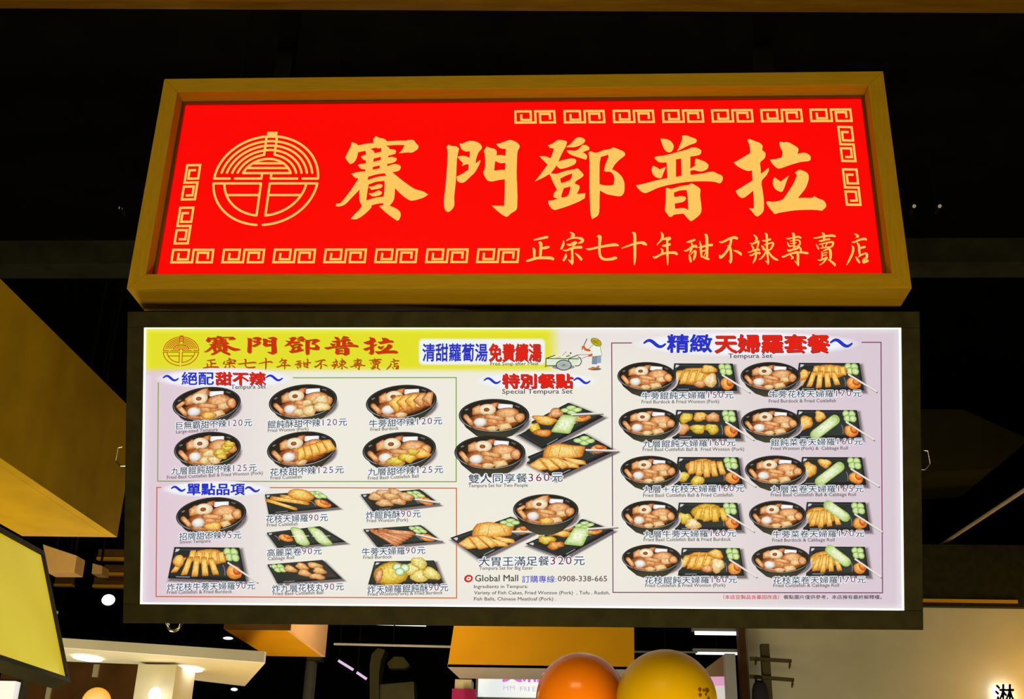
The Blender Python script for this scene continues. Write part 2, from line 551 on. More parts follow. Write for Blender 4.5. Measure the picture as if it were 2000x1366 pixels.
BIG = [
 (645, 260, [[(680,48),(720,70),(800,88),(825,105),(835,125),(1000,115),(1110,115),(1165,105),(1235,108),(1265,145),(1308,190),(1300,235),(1215,290),(1150,290),(1015,302),(1060,260),(1105,180),(960,180),(820,190),(870,215),(878,240),(955,250),(978,270),(965,310),(860,340),(858,365),(920,355),(985,375),(980,410),(935,440),(845,460),(845,493),(950,462),(1030,480),(1048,505),(1030,550),(990,570),(920,580),(1050,690),(1250,830),(1380,868),(1452,915),(1380,960),(1215,1005),(1150,985),(1050,910),(960,818),(955,920),(935,1010),(880,1080),(975,1120),(1030,1165),(1045,1220),(1020,1290),(990,1302),(900,1240),(800,1160),(725,1085),(790,1072),(785,1040),(680,1055),(610,1075),(612,1100),(560,1160),(470,1235),(390,1280),(305,1275),(340,1230),(430,1140),(470,1080),(440,1020),(432,930),(435,840),(330,950),(220,1060),(150,1088),(90,1090),(85,1075),(95,1050),(150,1040),(260,910),(340,800),(420,675),(370,665),(315,605),(400,582),(520,570),(520,540),(455,530),(410,480),(440,465),(530,452),(530,405),(495,400),(455,350),(475,340),(530,325),(525,265),(470,275),(413,288),(400,350),(370,415),(325,455),(290,460),(250,410),(222,365),(270,270),(305,200),(318,138),(380,155),(413,185),(540,160),(645,148),(640,95),(660,65)],
   [(595,240),(680,218),(705,230),(755,222),(760,275),(660,302),(640,265)], [(645,380),(752,355),(748,402),(637,430)], [(632,505),(737,482),(733,525),(628,547)], [(562,650),(700,612),(808,598),(832,635),(690,655),(555,700)], [(570,765),(680,725),(805,712),(805,830),(792,945),(650,965),(535,1003),(550,880)]],
  [(570,800),(640,790),(720,758),(770,768),(778,785),(745,820),(610,845)], [(568,900),(640,888),(720,855),(768,875),(765,895),(735,925),(625,940)]),
 (845, 260, [[(800,200),(850,220),(920,240),(950,275),(945,332),(1010,328),(1080,340),(1085,235),(1040,235),(985,215),(942,165),(1000,152),(1080,125),(1135,105),(1200,118),(1260,150),(1290,190),(1285,220),(1258,280),(1250,420),(1245,600),(1255,850),(1255,1060),(1240,1140),(1160,1195),(1110,1240),(1080,1240),(1020,1205),(940,1140),(875,1078),(960,1080),(1060,1082),(1068,900),(1070,690),(1000,695),(890,718),(820,710),(775,650),(750,580),(772,540),(780,420),(772,310),(760,270),(785,225)], [(930,415),(1000,448),(1080,445),(1072,550),(1020,548),(912,560),(920,480)]],
  [(205,210),(235,175),(290,195),(350,200),(392,232),(375,310),(360,400),(345,700),(320,950),(318,1085),(260,1160),(225,1172),(190,1150),(172,1090),(170,980),(190,800),(210,560),(220,400),(220,260)],
  [(400,155),(440,158),(500,132),(560,118),(640,128),(700,160),(728,200),(725,235),(680,290),(645,390),(637,455),(700,402),(708,415),(690,470),(630,580),(560,650),(470,730),(420,740),(370,715),(355,650),(440,605),(530,545),(535,465),(490,468),(435,492),(450,445),(410,410),(372,355),(410,342),(490,345),(545,370),(553,272),(490,275),(440,250),(410,200)]),
 (1030, 260, [[(305,185),(390,150),(445,108),(560,115),(590,135),(570,200),(510,310),(460,425),(540,400),(640,380),(705,385),(725,415),(710,455),(640,495),(530,528),(480,530),(430,485),(390,545),(345,600),(435,605),(560,565),(690,540),(740,528),(790,565),(835,620),(820,650),(715,720),(705,755),(760,775),(775,800),(760,855),(730,905),(860,895),(850,970),(760,1020),(600,1085),(460,1130),(400,1142),(350,1110),(315,1050),(310,1005),(370,1000),(455,975),(395,955),(382,940),(395,895),(440,840),(390,750),(330,610),(240,660),(110,722),(190,620),(300,470),(230,400),(178,345),(270,348),(345,378),(375,300),(395,230),(340,222)],
   [(485,680),(560,640),(668,600),(635,695),(500,745)], [(540,820),(638,795),(630,860),(588,940),(500,960),(515,890)]],
  [(575,210),(650,155),(735,70),(810,72),(855,100),(850,135),(790,180),(690,212)],
  [(580,260),(650,262),(720,262),(780,220),(815,180),(880,185),(922,220),(915,250),(820,285),(880,330),(885,360),(870,398),(780,370),(660,330),(610,300)],
  [[(905,290),(940,275),(1020,295),(1130,255),(1240,235),(1270,218),(1320,230),(1430,280),(1450,310),(1440,340),(1380,385),(1300,465),(1255,540),(1330,580),(1400,650),(1435,730),(1440,830),(1425,900),(1380,938),(1260,925),(1170,905),(1075,852),(1070,1000),(1065,1170),(1040,1230),(960,1278),(940,1220),(930,1080),(920,800),(920,380)],
   [(1090,355),(1145,340),(1197,322),(1200,360),(1160,460),(1135,560),(1160,575),(1230,578),(1270,615),(1290,680),(1280,765),(1230,780),(1130,775),(1070,760),(1072,450)]]),
 (1225, 255, [(492,122),(590,132),(650,165),(688,225),(680,280),(650,320),(610,325),(570,305),(530,240)],
  [(812,80),(860,72),(930,95),(1020,130),(1032,155),(1015,185),(930,215),(740,310),(780,220),(815,130)],
  [[(400,405),(440,385),(540,375),(680,340),(880,285),(970,253),(1050,265),(1100,300),(1090,345),(1060,368),(935,390),(935,570),(1015,515),(1002,490),(1015,415),(1070,435),(1160,470),(1205,515),(1190,570),(1110,608),(1050,605),(990,590),(938,600),(935,660),(1100,642),(1270,612),(1340,645),(1400,670),(1418,710),(1400,765),(1370,785),(1300,765),(1180,755),(1000,758),(860,768),(640,805),(450,855),(330,910),(265,930),(205,905),(160,860),(128,815),(230,795),(400,750),(595,708),(590,600),(585,475),(500,478),(450,460)], [(722,432),(798,418),(805,675),(722,690)]],
  [(380,525),(430,545),(480,578),(575,540),(550,600),(510,705),(480,712),(420,690),(380,650),(362,580)],
  [[(572,860),(600,855),(645,868),(780,830),(910,808),(950,788),(1010,815),(1065,850),(1085,885),(1080,960),(1095,1090),(1100,1190),(1075,1250),(960,1342),(930,1340),(835,1235),(690,1252),(655,1282),(625,1280),(590,1235),(562,1195),(570,1050)], [(690,925),(780,892),(880,885),(893,950),(905,1187),(870,1160),(820,1152),(710,1162),(705,1085),(800,1068),(850,1048),(873,1010),(862,985),(800,975),(698,990)]]),
 (1425, 260, [(262,98),(300,93),(390,128),(450,150),(488,195),(480,255),(520,285),(533,320),(515,380),(455,435),(458,520),(465,608),(530,555),(580,515),(580,560),(545,630),(475,715),(490,860),(503,960),(508,1110),(495,1170),(440,1225),(410,1240),(380,1225),(340,1175),(285,1118),(360,1120),(358,1000),(350,855),(240,945),(185,965),(140,940),(105,895),(93,858),(180,805),(340,705),(330,555),(275,565),(200,540),(110,490),(60,440),(120,410),(305,300),(300,210)],
  [(745,128),(800,140),(855,135),(940,175),(1000,215),(1020,245),(1005,312),(1100,295),(1165,315),(1200,355),(1198,400),(1170,418),(1050,432),(900,475),(770,520),(715,527),(670,495),(620,440),(598,395),(680,388),(770,365),(785,290),(755,225),(742,180)],
  [(668,660),(710,690),(755,722),(880,630),(850,700),(790,860),(760,877),(690,845),(655,800),(638,740),(650,680)],
  [(968,590),(1025,550),(1090,562),(1150,595),(1172,640),(1165,710),(1130,810),(1080,880),(1010,965),(1100,962),(1220,962),(1255,940),(1310,970),(1395,1005),(1432,1075),(1420,1105),(1370,1155),(1300,1145),(1180,1140),(960,1150),(720,1188),(680,1203),(650,1185),(570,1085),(540,1025),(570,1015),(640,1022),(780,990),(850,900),(930,780),(975,690),(998,630)]),
]
BIGS = []                                    # per character: list of [outline, holes...] in photograph-frame coordinates
for ox, oy, *shapes in BIG:
    ch = []
    for s in shapes:
        lps = s if isinstance(s[0], list) else [s]
        ch.append([smooth_loop([(ox+x/7.59, oy+y/7.59) for x, y in lp]) for lp in lps])
    BIGS.append(ch)
# the line of small brush writing: strokes of (x, y, width)
SM = [
 (1020, 450, 11.11, [[(260,210,30),(400,180,50),(540,150,55)],[(370,270,40),(405,310,70),(390,590,50)],[(440,395,45),(510,380,60),(575,365,45)],[(235,395,35),(260,440,60),(260,610,48)],[(105,670,40),(200,640,55),(330,605,55),(500,600,62),(620,605,65),(665,625,60)]]),
 (1020, 450, 11.11, [[(1040,50,20),(1100,85,55),(1110,125,65),(1050,130,15)],[(895,240,25),(890,310,55),(850,400,45)],[(960,225,20),(1050,180,35),(1180,165,40),(1290,190,60),(1310,230,60),(1270,265,50),(1210,285,15)],[(975,310,25),(1040,320,50),(1110,280,55),(1165,270,60),(1100,350,25),(1070,390,20)],[(895,435,20),(960,440,35),(1100,385,55),(1250,370,60),(1280,375,55)],[(1080,390,50),(1085,560,50),(1085,690,60),(1085,735,35)],[(1000,640,15),(1050,690,40),(1085,725,40)],[(945,515,20),(940,580,60),(900,650,50)],[(1155,505,20),(1220,560,50),(1280,635,55)]]),
 (1020, 450, 11.11, [[(1390,405,20),(1460,415,45),(1650,372,45),(1850,335,58),(2010,318,65),(2085,333,30)],[(1640,135,40),(1685,150,75),(1675,350,50),(1680,520,55),(1720,600,55),(1800,635,55),(1950,625,60),(2000,605,70),(2040,605,45)]]),
 (1180, 450, 11.11, [[(380,392,15),(500,350,35),(640,300,45),(800,270,55),(860,285,75),(915,315,35)],[(620,55,30),(660,90,65),(665,300,65),(665,600,55),(655,750,20)]]),
 (1180, 450, 11.11, [[(1235,45,15),(1265,110,60),(1250,190,50),(1145,320,15)],[(1275,200,35),(1350,180,50),(1410,170,55),(1430,185,45),(1380,210,50)],[(1365,210,45),(1370,400,50),(1375,600,45),(1378,755,15)],[(1255,340,20),(1320,335,55),(1420,310,55)],[(1230,400,20),(1265,440,45),(1250,520,40)],[(1065,580,25),(1110,595,45),(1250,520,45),(1400,490,50),(1530,490,60),(1575,520,50)]]),
 (1330, 450, 11.11, [[(125,262,20),(200,245,55),(295,210,40)],[(75,445,20),(130,440,40),(230,370,50),(310,345,60),(335,365,50)],[(235,290,35),(245,350,45),(215,440,40),(185,500,12)],[(180,530,20),(195,610,55),(212,680,45)],[(215,530,12),(270,465,35),(315,460,45),(300,560,55),(275,640,35)],[(385,378,20),(450,365,40),(560,335,45),(670,320,55)],[(405,235,15),(425,330,45),(435,480,50),(448,580,35)],[(520,95,30),(555,130,60),(565,350,60),(565,580,45)],[(455,460,25),(540,435,35)],[(535,480,20),(500,560,15)],[(475,580,30),(530,605,50),(600,630,40)]]),
 (1330, 450, 11.11, [[(830,255,20),(900,260,40),(1030,195,50),(1150,160,60),(1210,175,60)],[(1085,200,50),(1080,270,50),(1040,380,55),(960,500,50),(880,580,60),(850,590,50),(835,540,20)],[(1005,340,15),(1065,380,50),(1085,500,50),(1085,640,60),(1075,715,25)],[(1040,665,15),(1075,690,45)],[(1140,440,15),(1220,465,50),(1290,510,55),(1305,540,30)]]),
 (1440, 450, 14.286, [[(455,130,25),(520,190,60),(540,250,65),(490,300,15)],[(350,365,15),(430,380,50),(560,320,60),(600,320,40),(575,420,50),(550,520,35)],[(395,430,25),(440,490,50),(445,540,40)],[(290,605,15),(350,610,35),(450,570,45),(560,540,60),(610,550,50)],[(350,700,30),(400,700,40),(520,640,50),(620,640,65)],[(500,560,60),(520,700,55),(490,820,60),(435,925,20)],[(770,90,25),(815,130,65),(825,300,60),(830,560,60),(850,750,50),(860,900,50),(855,965,15)],[(780,855,15),(850,910,50)],[(695,285,20),(770,300,45),(900,260,65),(925,260,45)],[(745,410,20),(830,390,40),(960,350,45),(1005,380,50),(960,480,60),(920,540,40),(860,560,30)],[(670,440,25),(720,480,60),(740,540,60),(830,540,40)],[(810,580,50),(740,700,50),(660,790,40),(600,820,15)],[(860,590,40),(950,720,55),(1050,800,65),(1125,830,40)]]),
 (1440, 450, 14.286, [[(1365,240,20),(1450,235,40),(1600,200,50),(1700,185,55),(1770,215,45)],[(1530,85,30),(1570,120,75),(1580,300,60),(1580,550,45)],[(1465,310,15),(1600,280,30),(1700,275,35),(1745,320,45),(1740,390,50),(1690,450,45),(1590,460,30)],[(1395,335,20),(1420,400,45),(1460,450,45),(1560,430,25)],[(1470,375,15),(1640,350,30)],[(1395,540,20),(1440,575,60),(1560,540,55),(1680,510,45),(1720,470,40),(1775,540,55),(1765,575,40)],[(1255,740,35),(1300,740,50),(1450,670,50),(1620,630,55),(1800,620,60),(1960,645,60)],[(1640,590,30),(1690,680,70),(1690,850,70),(1700,980,45)],[(1600,860,15),(1670,930,50),(1705,970,40)],[(1480,690,25),(1550,770,55),(1500,800,20)]]),
 (1560, 450, 12.5, [[(360,190,20),(420,190,35),(600,155,45),(800,130,60),(880,150,50)],[(570,65,25),(610,110,65),(620,250,40)],[(485,265,20),(540,265,45),(640,235,45),(750,220,45)],[(500,350,20),(650,315,35),(800,290,45),(840,310,50),(800,400,45),(660,425,30),(525,440,20)],[(425,345,15),(460,410,40),(480,460,30)],[(575,340,30),(590,430,25)],[(690,320,30),(640,430,25)],[(600,510,20),(670,475,40),(750,460,45),(770,520,65),(775,620,70),(770,710,40)],[(560,525,20),(570,620,35),(560,710,35)],[(590,565,20),(640,552,25),(690,545,25)],[(595,620,25),(680,600,25)],[(470,725,20),(530,735,35),(640,690,45),(690,670,40),(600,790,35),(505,855,12)],[(710,715,15),(800,770,50),(870,830,60),(880,865,40)]]),
 (1560, 450, 12.5, [[(1360,90,20),(1420,120,50),(1440,155,65),(1390,180,12)],[(1300,290,20),(1360,290,40),(1500,230,50),(1610,215,60),(1645,230,45)],[(1295,375,15),(1330,440,55),(1310,560,55),(1240,720,50),(1170,845,20)],[(1425,315,25),(1465,370,55),(1475,500,55),(1490,610,45)],[(1500,440,40),(1560,420,55),(1610,410,50)],[(1450,655,20),(1540,600,40),(1630,565,45),(1665,600,55),(1650,680,60),(1590,720,60),(1580,790,50),(1680,750,60)],[(1395,655,20),(1430,720,55),(1480,790,40)]]),
]
SMALLS = [[[(ox+x/s, oy+y/s, w/s) for x, y, w in st] for st in sts] for ox, oy, s, sts in SM]


def emblem(ink, c, ax, ay, w, col, layer):
    def T(x, y): return (c[0]+x*ax[0]+y*ay[0], c[1]+x*ax[1]+y*ay[1])

    def arc(r, a0, a1, n=40, cap=True):
        ink.stroke([T(r*math.cos(a0+(a1-a0)*i/n), r*math.sin(a0+(a1-a0)*i/n)) for i in range(n+1)], col, layer, w, sub=1, cap=cap)

    def seg(*pts, **k): ink.stroke([T(*p) for p in pts], col, layer, w, sub=1, **k)
    a = math.asin(.047)
    arc(1.0, a, math.pi-a)
    for r in (.89, .79, .69):
        b = math.asin(.177/r); arc(r, b, math.pi-b)
    b = math.asin(.177/.59); g = math.acos(.1/.59)
    arc(.59, b, g); arc(.59, math.pi-g, math.pi-b)
    b = math.asin(.17/.49); arc(.49, b, math.pi-b)
    for y in (.39, .284, .17):
        h = math.sqrt(.49**2-y*y); seg((-h, y), (h, y))
    for s in (-1, 1):
        seg((s*.1, .95), (s*.1, .585)); seg((s*.09, .047), (s*.09, .17))
        seg((s*.09, .047), (s*.6, .047)); seg((s*.7, .047), (s*.995, .047))
        seg((s*.085, -.062), (s*.995, -.062)); seg((s*.085, -.062), (s*.085, -.785))
        h = math.sqrt(.79**2-.325**2); seg((s*.085, -.325), (s*h, -.325))
    ink.poly([T(-.1, .965), T(.1, .965), T(.1, 1.10), T(-.1, 1.10)], col, layer)
    b = math.asin(.062); e = math.asin(.06)
    for r in (1.0, .79):
        b = math.asin(.062/r); e = math.asin((.06 if r == 1 else .085)/r)
        arc(r, -math.pi+b, -math.pi/2-e); arc(r, -math.pi/2+e, -b)


UP = [(.17,.30),(.17,.72),(.40,.72),(.40,.08),(.03,.08),(.03,.92),(.51,.92),(.51,.08),(.97,.08),(.97,.92),(.62,.92),(.62,.28),(.86,.28),(.86,.70)]


def fret(quad, vertical):
    ink = Ink()
    q = [np.array(p, float) for p in quad]

    def T(x, y): return tuple((q[0]*(1-x)+q[1]*x)*(1-y)+(q[3]*(1-x)+q[2]*x)*y)
    pts = [T(1-v, u) if vertical else T(u, v) for u, v in UP]
    ink.line(pts, 4.3, GOLD, 3)
    ink.build('fret_motif', RED, rp)


ink = Ink(); emblem(ink, (405+780/6.83, 250+705/6.83), (693/6.83, 0), (82/6.83, -592/6.83), 4.4, GOLD, 3)
ink.build('emblem', RED, rp)
for ch in BIGS:
    ink = Ink()
    for lps in ch: ink.loops(lps, GOLD, 3)
    ink.build('large_character', RED, rp)
for sts in SMALLS:
    ink = Ink()
    for st in sts: ink.stroke(st, GOLD, 3)
    ink.build('small_character', RED, rp)
for k in range(7):
    t = k/7
    x0, x1 = 332+t*696.5, 416+t*696.5
    d = 7.2-9.0*t*0.55
    fret([(x0+4.5-t*1.2, 486-t*.8), (x1+3.6-t*1.2, 486-t*.9), (x1, 515.2-t*.8), (x0, 515.3-t*.8)], False)
    x0 = 1004+t*672; x1 = 1085.5+t*674.5
    fret([(x0, 216-t*4), (x1-1, 215.5-t*4), (x1+1+t*1.5, 241.5-t*3.5), (x0+.5+t*2.2, 242-t*3.5)], False)
for q in ([(364,321),(394,320.5),(383,391.7),(352.3,392.3)], [(350.3,404.2),(380.6,403.8),(369,478),(338.2,478.2)],
          [(1634.4,245.9),(1665.4,246.7),(1673.4,317.3),(1642.8,316.8)], [(1643.3,328.9),(1675,329.4),(1683.3,402.7),(1651.8,402.5)]):
    fret(q, True)

# ------------------------------------------------------------------ the lit menu board
_P = np.array([[-1.34937902, 3.1777682, 1.46472659+1.6], [1.01103632, 3.2222318, 1.48810326+1.6],
               [1.01303068, 3.53971289, 0.68286188+1.6], [-1.34738466, 3.4952493, 0.6594852+1.6]])
_ex = (_P[1]-_P[0])/np.linalg.norm(_P[1]-_P[0])
_ey = _P[0]-_P[3]; _ey = _ey-_ex*(_ey@_ex); _ey /= np.linalg.norm(_ey)
MENU = Panel((_P[2]+_P[3])/2, _ex, _ey)
MW, MH = float(np.linalg.norm(_P[1]-_P[0])), float(np.linalg.norm(_P[0]-_P[3]))
menu = thing('menu_board', 'bright backlit menu board of dishes and prices in a black frame under the red sign', 'menu board', matrix=MENU.matrix)
h = MW/2
for q in ((-h-.052, h+.056, -.058, 0.0), (-h-.052, h+.056, MH, MH+.05), (-h-.052, -h, 0.0, MH), (h, h+.056, 0.0, MH)):
    bevel(local_obj('frame_rail', MB().box(q[0], q[1], q[2], q[3], -0.11, 0.012), M['black_metal'], menu), 0.002)
local_obj('back_panel', MB().box(-h-.04, h+.04, -.04, MH+.04, -0.12, -0.111), M['black_metal'], menu)
for s in (-1, 1):
    c = MB()
    x = s*(h+.066)
    y = MH*0.53
    c.tube([(x, y+.03, 0.0), (x+s*.012, y+.028, .004), (x+s*.018, y-.012, .006), (x+s*.004, y-.03, .004), (x-s*.012, y-.03, 0.0)], .0022, 8)
    local_obj('wire_clip', c, M['chrome'], menu)


def lerp(a, b, t): return tuple(a[i]+(b[i]-a[i])*t for i in range(3))


def sm(a, b, x):
    t = min(max((x-a)/(b-a), 0), 1)
    return t*t*(3-2*t)


LAV, LAV2, CRM = (224, 203, 214), (218, 201, 211), (238, 235, 222)


def bgcol(px, py):
    c = lerp(LAV, CRM, sm(300, 620, px))
    c = lerp(c, LAV2, sm(1150, 1720, px))
    t = sm(300, 620, px)*(1-sm(1150, 1720, px))
    c = lerp(c, (230, 216, 218), 0.45*(1-sm(650, 735, py))*t+0.25*sm(1110, 1185, py)*t)
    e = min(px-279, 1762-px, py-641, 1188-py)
    return lerp(c, (244, 240, 243), 0.6*(1-sm(0, 10, e)))  # edge glow of the lit panel, painted as paler colour along the rim


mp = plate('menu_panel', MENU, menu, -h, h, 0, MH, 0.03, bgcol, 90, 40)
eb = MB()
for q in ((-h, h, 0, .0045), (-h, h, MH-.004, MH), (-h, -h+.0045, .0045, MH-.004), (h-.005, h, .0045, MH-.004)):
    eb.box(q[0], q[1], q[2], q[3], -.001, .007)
local_obj('acrylic_edge', eb, M['acrylic'], menu)  # strip emits white by itself to give the panel its edge glow


def put(ink, name): return ink.build(name, MENU, mp)


def rot(c, x, y, a): return (c[0]+x*math.cos(a)-y*math.sin(a), c[1]+x*math.sin(a)+y*math.cos(a))


def ell(cx, cy, rx, ry, a=0, n=36): return [rot((cx, cy), rx*math.cos(2*math.pi*i/n), ry*math.sin(2*math.pi*i/n), a) for i in range(n)]


# yellow header band with its soft printed edges
YEL = (227, 224, 44)


def ycol(px, py):
    f = (1-sm(1062, 1100, px))*(1-sm(714, 731, py))
    e = min(px-281, py-641)
    return lerp(bgcol(px, py), lerp((240, 240, 90), YEL, sm(0, 12, e)), f)  # panel edge glow painted in as paler yellow at left and top


ink = Ink()
xs = [281, 285, 290, 297]+[300+i*40 for i in range(19)]+[1050+i*5 for i in range(12)]
ys = [642, 646, 652, 658, 680, 700, 710]+[713+i*2 for i in range(11)]
gp = [(x, y) for y in ys for x in xs]
n = len(xs)
ink.add(gp, [(j*n+i, j*n+i+1, (j+1)*n+i+1, (j+1)*n+i) for j in range(len(ys)-1) for i in range(n-1)], ycol, 1)
put(ink, 'header_band')

# header emblem and shop name: the same drawings as on the red sign
ink = Ink(); emblem(ink, (353.7, 686.5), (34.5, 0), (1.2, -28), 1.7, (196, 84, 20), 3)
put(ink, 'emblem')


def retarget(groups, x0, y0, x1, y1):
    """sign drawings (photograph frame) -> flat sign coordinates -> a rectangle on the menu"""
    allp = RED.uv([p[:2] for g in groups for s in g for p in s])
    lo, hi = allp.min(0), allp.max(0)
    sx, sy = (x1-x0)/(hi[0]-lo[0]), (y1-y0)/(hi[1]-lo[1])
    out = []
    for g in groups:
        r = []
        for s in g:
            uv = RED.uv([p[:2] for p in s])
            r.append([(x0+(a-lo[0])*sx, y1-(b-lo[1])*sy) + tuple(v*0.43 for v in s[k][2:]) for k, (a, b) in enumerate(uv)])
        out.append(r)
    return out


flat = [[lp for lps in ch for lp in lps] for ch in BIGS]
cnt = [[len(lps) for lps in ch] for ch in BIGS]
RED1, RSH = (206, 46, 14), (150, 120, 20)
for g, c in zip(retarget(flat, 398, 656, 777, 694.5), cnt):
    ink = Ink(); k = 0
    for m in c:
        lps = g[k:k+m]; k += m
        ink.loops([[(x+1.4, y+1.3) for x, y in lp] for lp in lps], RSH, 2)
        ink.loops(lps, RED1, 3)
    put(ink, 'header_character')
for g in retarget(SMALLS, 397, 699.5, 779, 722.5):
    ink = Ink()
    for st in g:
        ink.stroke([(p[0]+.9, p[1]+.9, p[2]) for p in st], RSH, 2)
        ink.stroke(st, (190, 66, 14), 3)
    put(ink, 'header_character')

# ---- writing
BLU, RD, INKC, DIG, ENG = (42, 52, 196), (226, 34, 20), (58, 70, 74), (120, 66, 84), (100, 90, 92)


def adv(c): return 0.66 if c in '0123456789' else (0.5 if c in '-:' else 1.0)


def caption(txt, x0, x1, yl, yr, em=16.2, eng=None, digit=DIG, halo=True):
    ink = Ink()
    tot = sum(adv(c) for c in txt)
    sx = (x1-x0)/(tot-.06)
    sl = (yr-yl)/(x1-x0)
    x = x0-.03*sx
    for c in txt:
        d = c in '0123456789'
        y = (yl+yr)/2 + .39*em
        ex = 1.12 if d else 1.0
        col = digit if d else INKC
        kw = dict(slope=sl, x_ref=(x0+x1)/2)
        if halo:
            ink.glyphs(c, x, y, sx*ex, em*(1.12 if d else 1), (240, 243, 250), 14, off=0.10, res=1, ring=8, **kw)
        ink.glyphs(c, x, y-(0.3 if d else 0), sx*ex, em*(1.12 if d else 1), col, 15, off=0.0 if d else 0.007, res=2, ring=4, **kw)
        x += adv(c)*sx
    if eng: english(eng[0], eng[1], eng[2], eng[3], eng[4], ink=ink)
    put(ink, 'caption')


def english(txt, x0, x1, yl, yr, em=9.6, col=ENG, ink=None, name='caption', off=0.012):
    own = ink is None
    if own: ink = Ink()
    v, f = glyph(txt, 0.0, 2)
    lo, hi = min(a for a, b in v), max(a for a, b in v)
    sx = (x1-x0)/(hi-lo)
    ink.glyphs(txt, x0-lo*sx, (yl+yr)/2+.26*em, sx, em, col, 15, slope=(yr-yl)/(x1-x0), off=off, res=2, x_ref=(x0+x1)/2, ring=4)
    if own: put(ink, name)


def wave(ink, x0, x1, y, w, col=BLU):
    n = 16; L = x1-x0
    ink.stroke([(x0+L*i/n, y-math.sin(2*math.pi*(i/n*.94+.03))*L*.15, w*(0.55+0.45*math.sin(math.pi*i/n))) for i in range(n+1)], col, 15, sub=1)


def heading(runs, y0, y1, waves, glow, eng=None, off=0.022, shadow=True):
    ink = Ink()
    if glow:
        cx, cy, rx, ry = glow
        ring1, ring2 = ell(cx, cy, rx*.8, ry*.72), ell(cx, cy, rx, ry)
        n = len(ring1)
        ink.add([(cx, cy)]+ring1+ring2, [(0, i+1, (i+1) % n+1) for i in range(n)] + [(i+1, (i+1) % n+1, n+(i+1) % n+1, n+i+1) for i in range(n)],
                [(240, 243, 252)]*(n+1)+[bgcol(*p) for p in ring2], 4)
    em = (y1-y0)/.93
    for txt, x0, x1, col in runs:
        sx = (x1-x0)/len(txt)
        for k, c in enumerate(txt):
            x = x0+k*sx; y = y1-.085*em
            if col == RD and shadow:
                ink.glyphs(c, x+1.8, y+1.6, sx, em, (110, 66, 60), 13, off=off, res=3)
            ink.glyphs(c, x, y, sx, em, col, 15, off=off, res=3)
    for w in waves: wave(ink, *w)
    if eng: english(*eng, ink=ink)
    put(ink, 'heading')


heading([('絕配', 355, 419, BLU), ('甜不辣', 420.5, 519, RD)], 727, 752, [(320, 349, 739, 5), (521, 552, 738.5, 5)], (437, 740, 136, 21), ('Tempura Set', 452, 520, 757, 756, 12, (80, 76, 80)))
heading([('單點品項', 365, 479, BLU)], 944.5, 967, [(336, 362, 955, 5), (480, 507, 956, 5)], (421, 956, 108, 17), off=0.030)
heading([('特別餐點', 980, 1119, RD)], 730.5, 758, [(946, 977, 744, 5), (1121, 1152, 744, 5)], (1049, 745, 122, 19), ('Special Tempura Set', 981, 1118, 766, 765.5, 13, (80, 76, 80)), off=0.030)
heading([('精緻', 1302, 1391, BLU), ('天婦羅套餐', 1394, 1620, RD)], 654, 689, [(1258, 1299, 671.5, 7), (1622, 1663, 670.5, 7)], (1459, 672, 226, 26), ('Tempura Set', 1422, 1508, 696.5, 696, 12.5, (80, 76, 80)), off=0.030)
ink = Ink()
bx = (821, 665, 1062, 710)
ring = [(bx[0]+5, bx[1]), (bx[2]-5, bx[1]), (bx[2], bx[1]+5), (bx[2], bx[3]-5), (bx[2]-5, bx[3]), (bx[0]+5, bx[3]), (bx[0], bx[3]-5), (bx[0], bx[1]+5)]
cxm, cym = 941.5, 687.5
out = [(cxm+(p[0]-cxm)*1.035, cym+(p[1]-cym)*1.2) for p in ring]
ink.add(ring+out, [tuple(range(8))]+[(i, (i+1) % 8, 8+(i+1) % 8, 8+i) for i in range(8)], [(238, 244, 240)]*8+[ycol(*p) for p in out], 4)
for txt, x0, x1, col in (('清甜蘿蔔湯', 825, 953, BLU), ('免費續湯', 954, 1057.5, RD)):
    sx = (x1-x0)/len(txt)
    for k, c in enumerate(txt):
        if col == RD: ink.glyphs(c, x0+k*sx+1.5, 704.4, sx, 37, (110, 66, 60), 13, off=.02)
        ink.glyphs(c, x0+k*sx, 703, sx, 37, col, 15, off=.024)
english('Free Soup after Meal', 958, 1051, 711.5, 711, 9.5, (84, 84, 50), ink=ink)
put(ink, 'heading')

C = caption
C('巨無霸甜不辣120元', 343, 493, 832, 825, eng=('Large-sized Tempura', 345, 426, 844.5, 839.5))
C('餛飩酥甜不辣120元', 523, 678, 829.5, 824, eng=('Fried Wonton (Pork)', 524, 603, 842, 838.5))
C('牛蒡甜不辣120元', 721, 864, 828, 821.5, eng=('Fried Burdock', 724, 779, 840, 837))
C('九層餛飩甜不辣125元', 335, 502, 920.5, 913, eng=('Fried Basil Cuttlefish Ball & Fried Wonton (Pork)', 327, 514, 933.5, 924.5))
C('花枝甜不辣125元', 528, 672, 922.5, 917, eng=('Fried Cuttlefish', 529, 590, 934.5, 932))
C('九層甜不辣125元', 719, 866, 922, 916.5, eng=('Fried Basil Cuttlefish Ball', 719, 818, 935, 930.5))
C('招牌甜不辣95元', 351, 472, 1048, 1044.5, eng=('Simon Tempura', 352, 412, 1059.5, 1057))
C('花枝天婦羅90元', 520, 641, 1014, 1010.5, eng=('Fried Cuttlefish', 522, 582, 1026.5, 1024))
C('高麗菜卷90元', 522, 629, 1080, 1075.5, eng=('Cabbage Roll', 524, 575, 1092, 1089.5))
C('炸花枝牛蒡天婦羅90元', 327, 499, 1147, 1143.5, eng=('Fried Cuttlefish & Fried Burdock', 327, 454, 1157.5, 1156))
C('炸九層花枝丸90元', 532, 672, 1149.5, 1145.5, eng=('Fried Basil Cuttlefish Ball', 534, 632, 1160.5, 1158))
C('炸餛飩酥90元', 715, 822, 1006.5, 1003, eng=('Fried Wonton (Pork)', 717, 797, 1018, 1016))
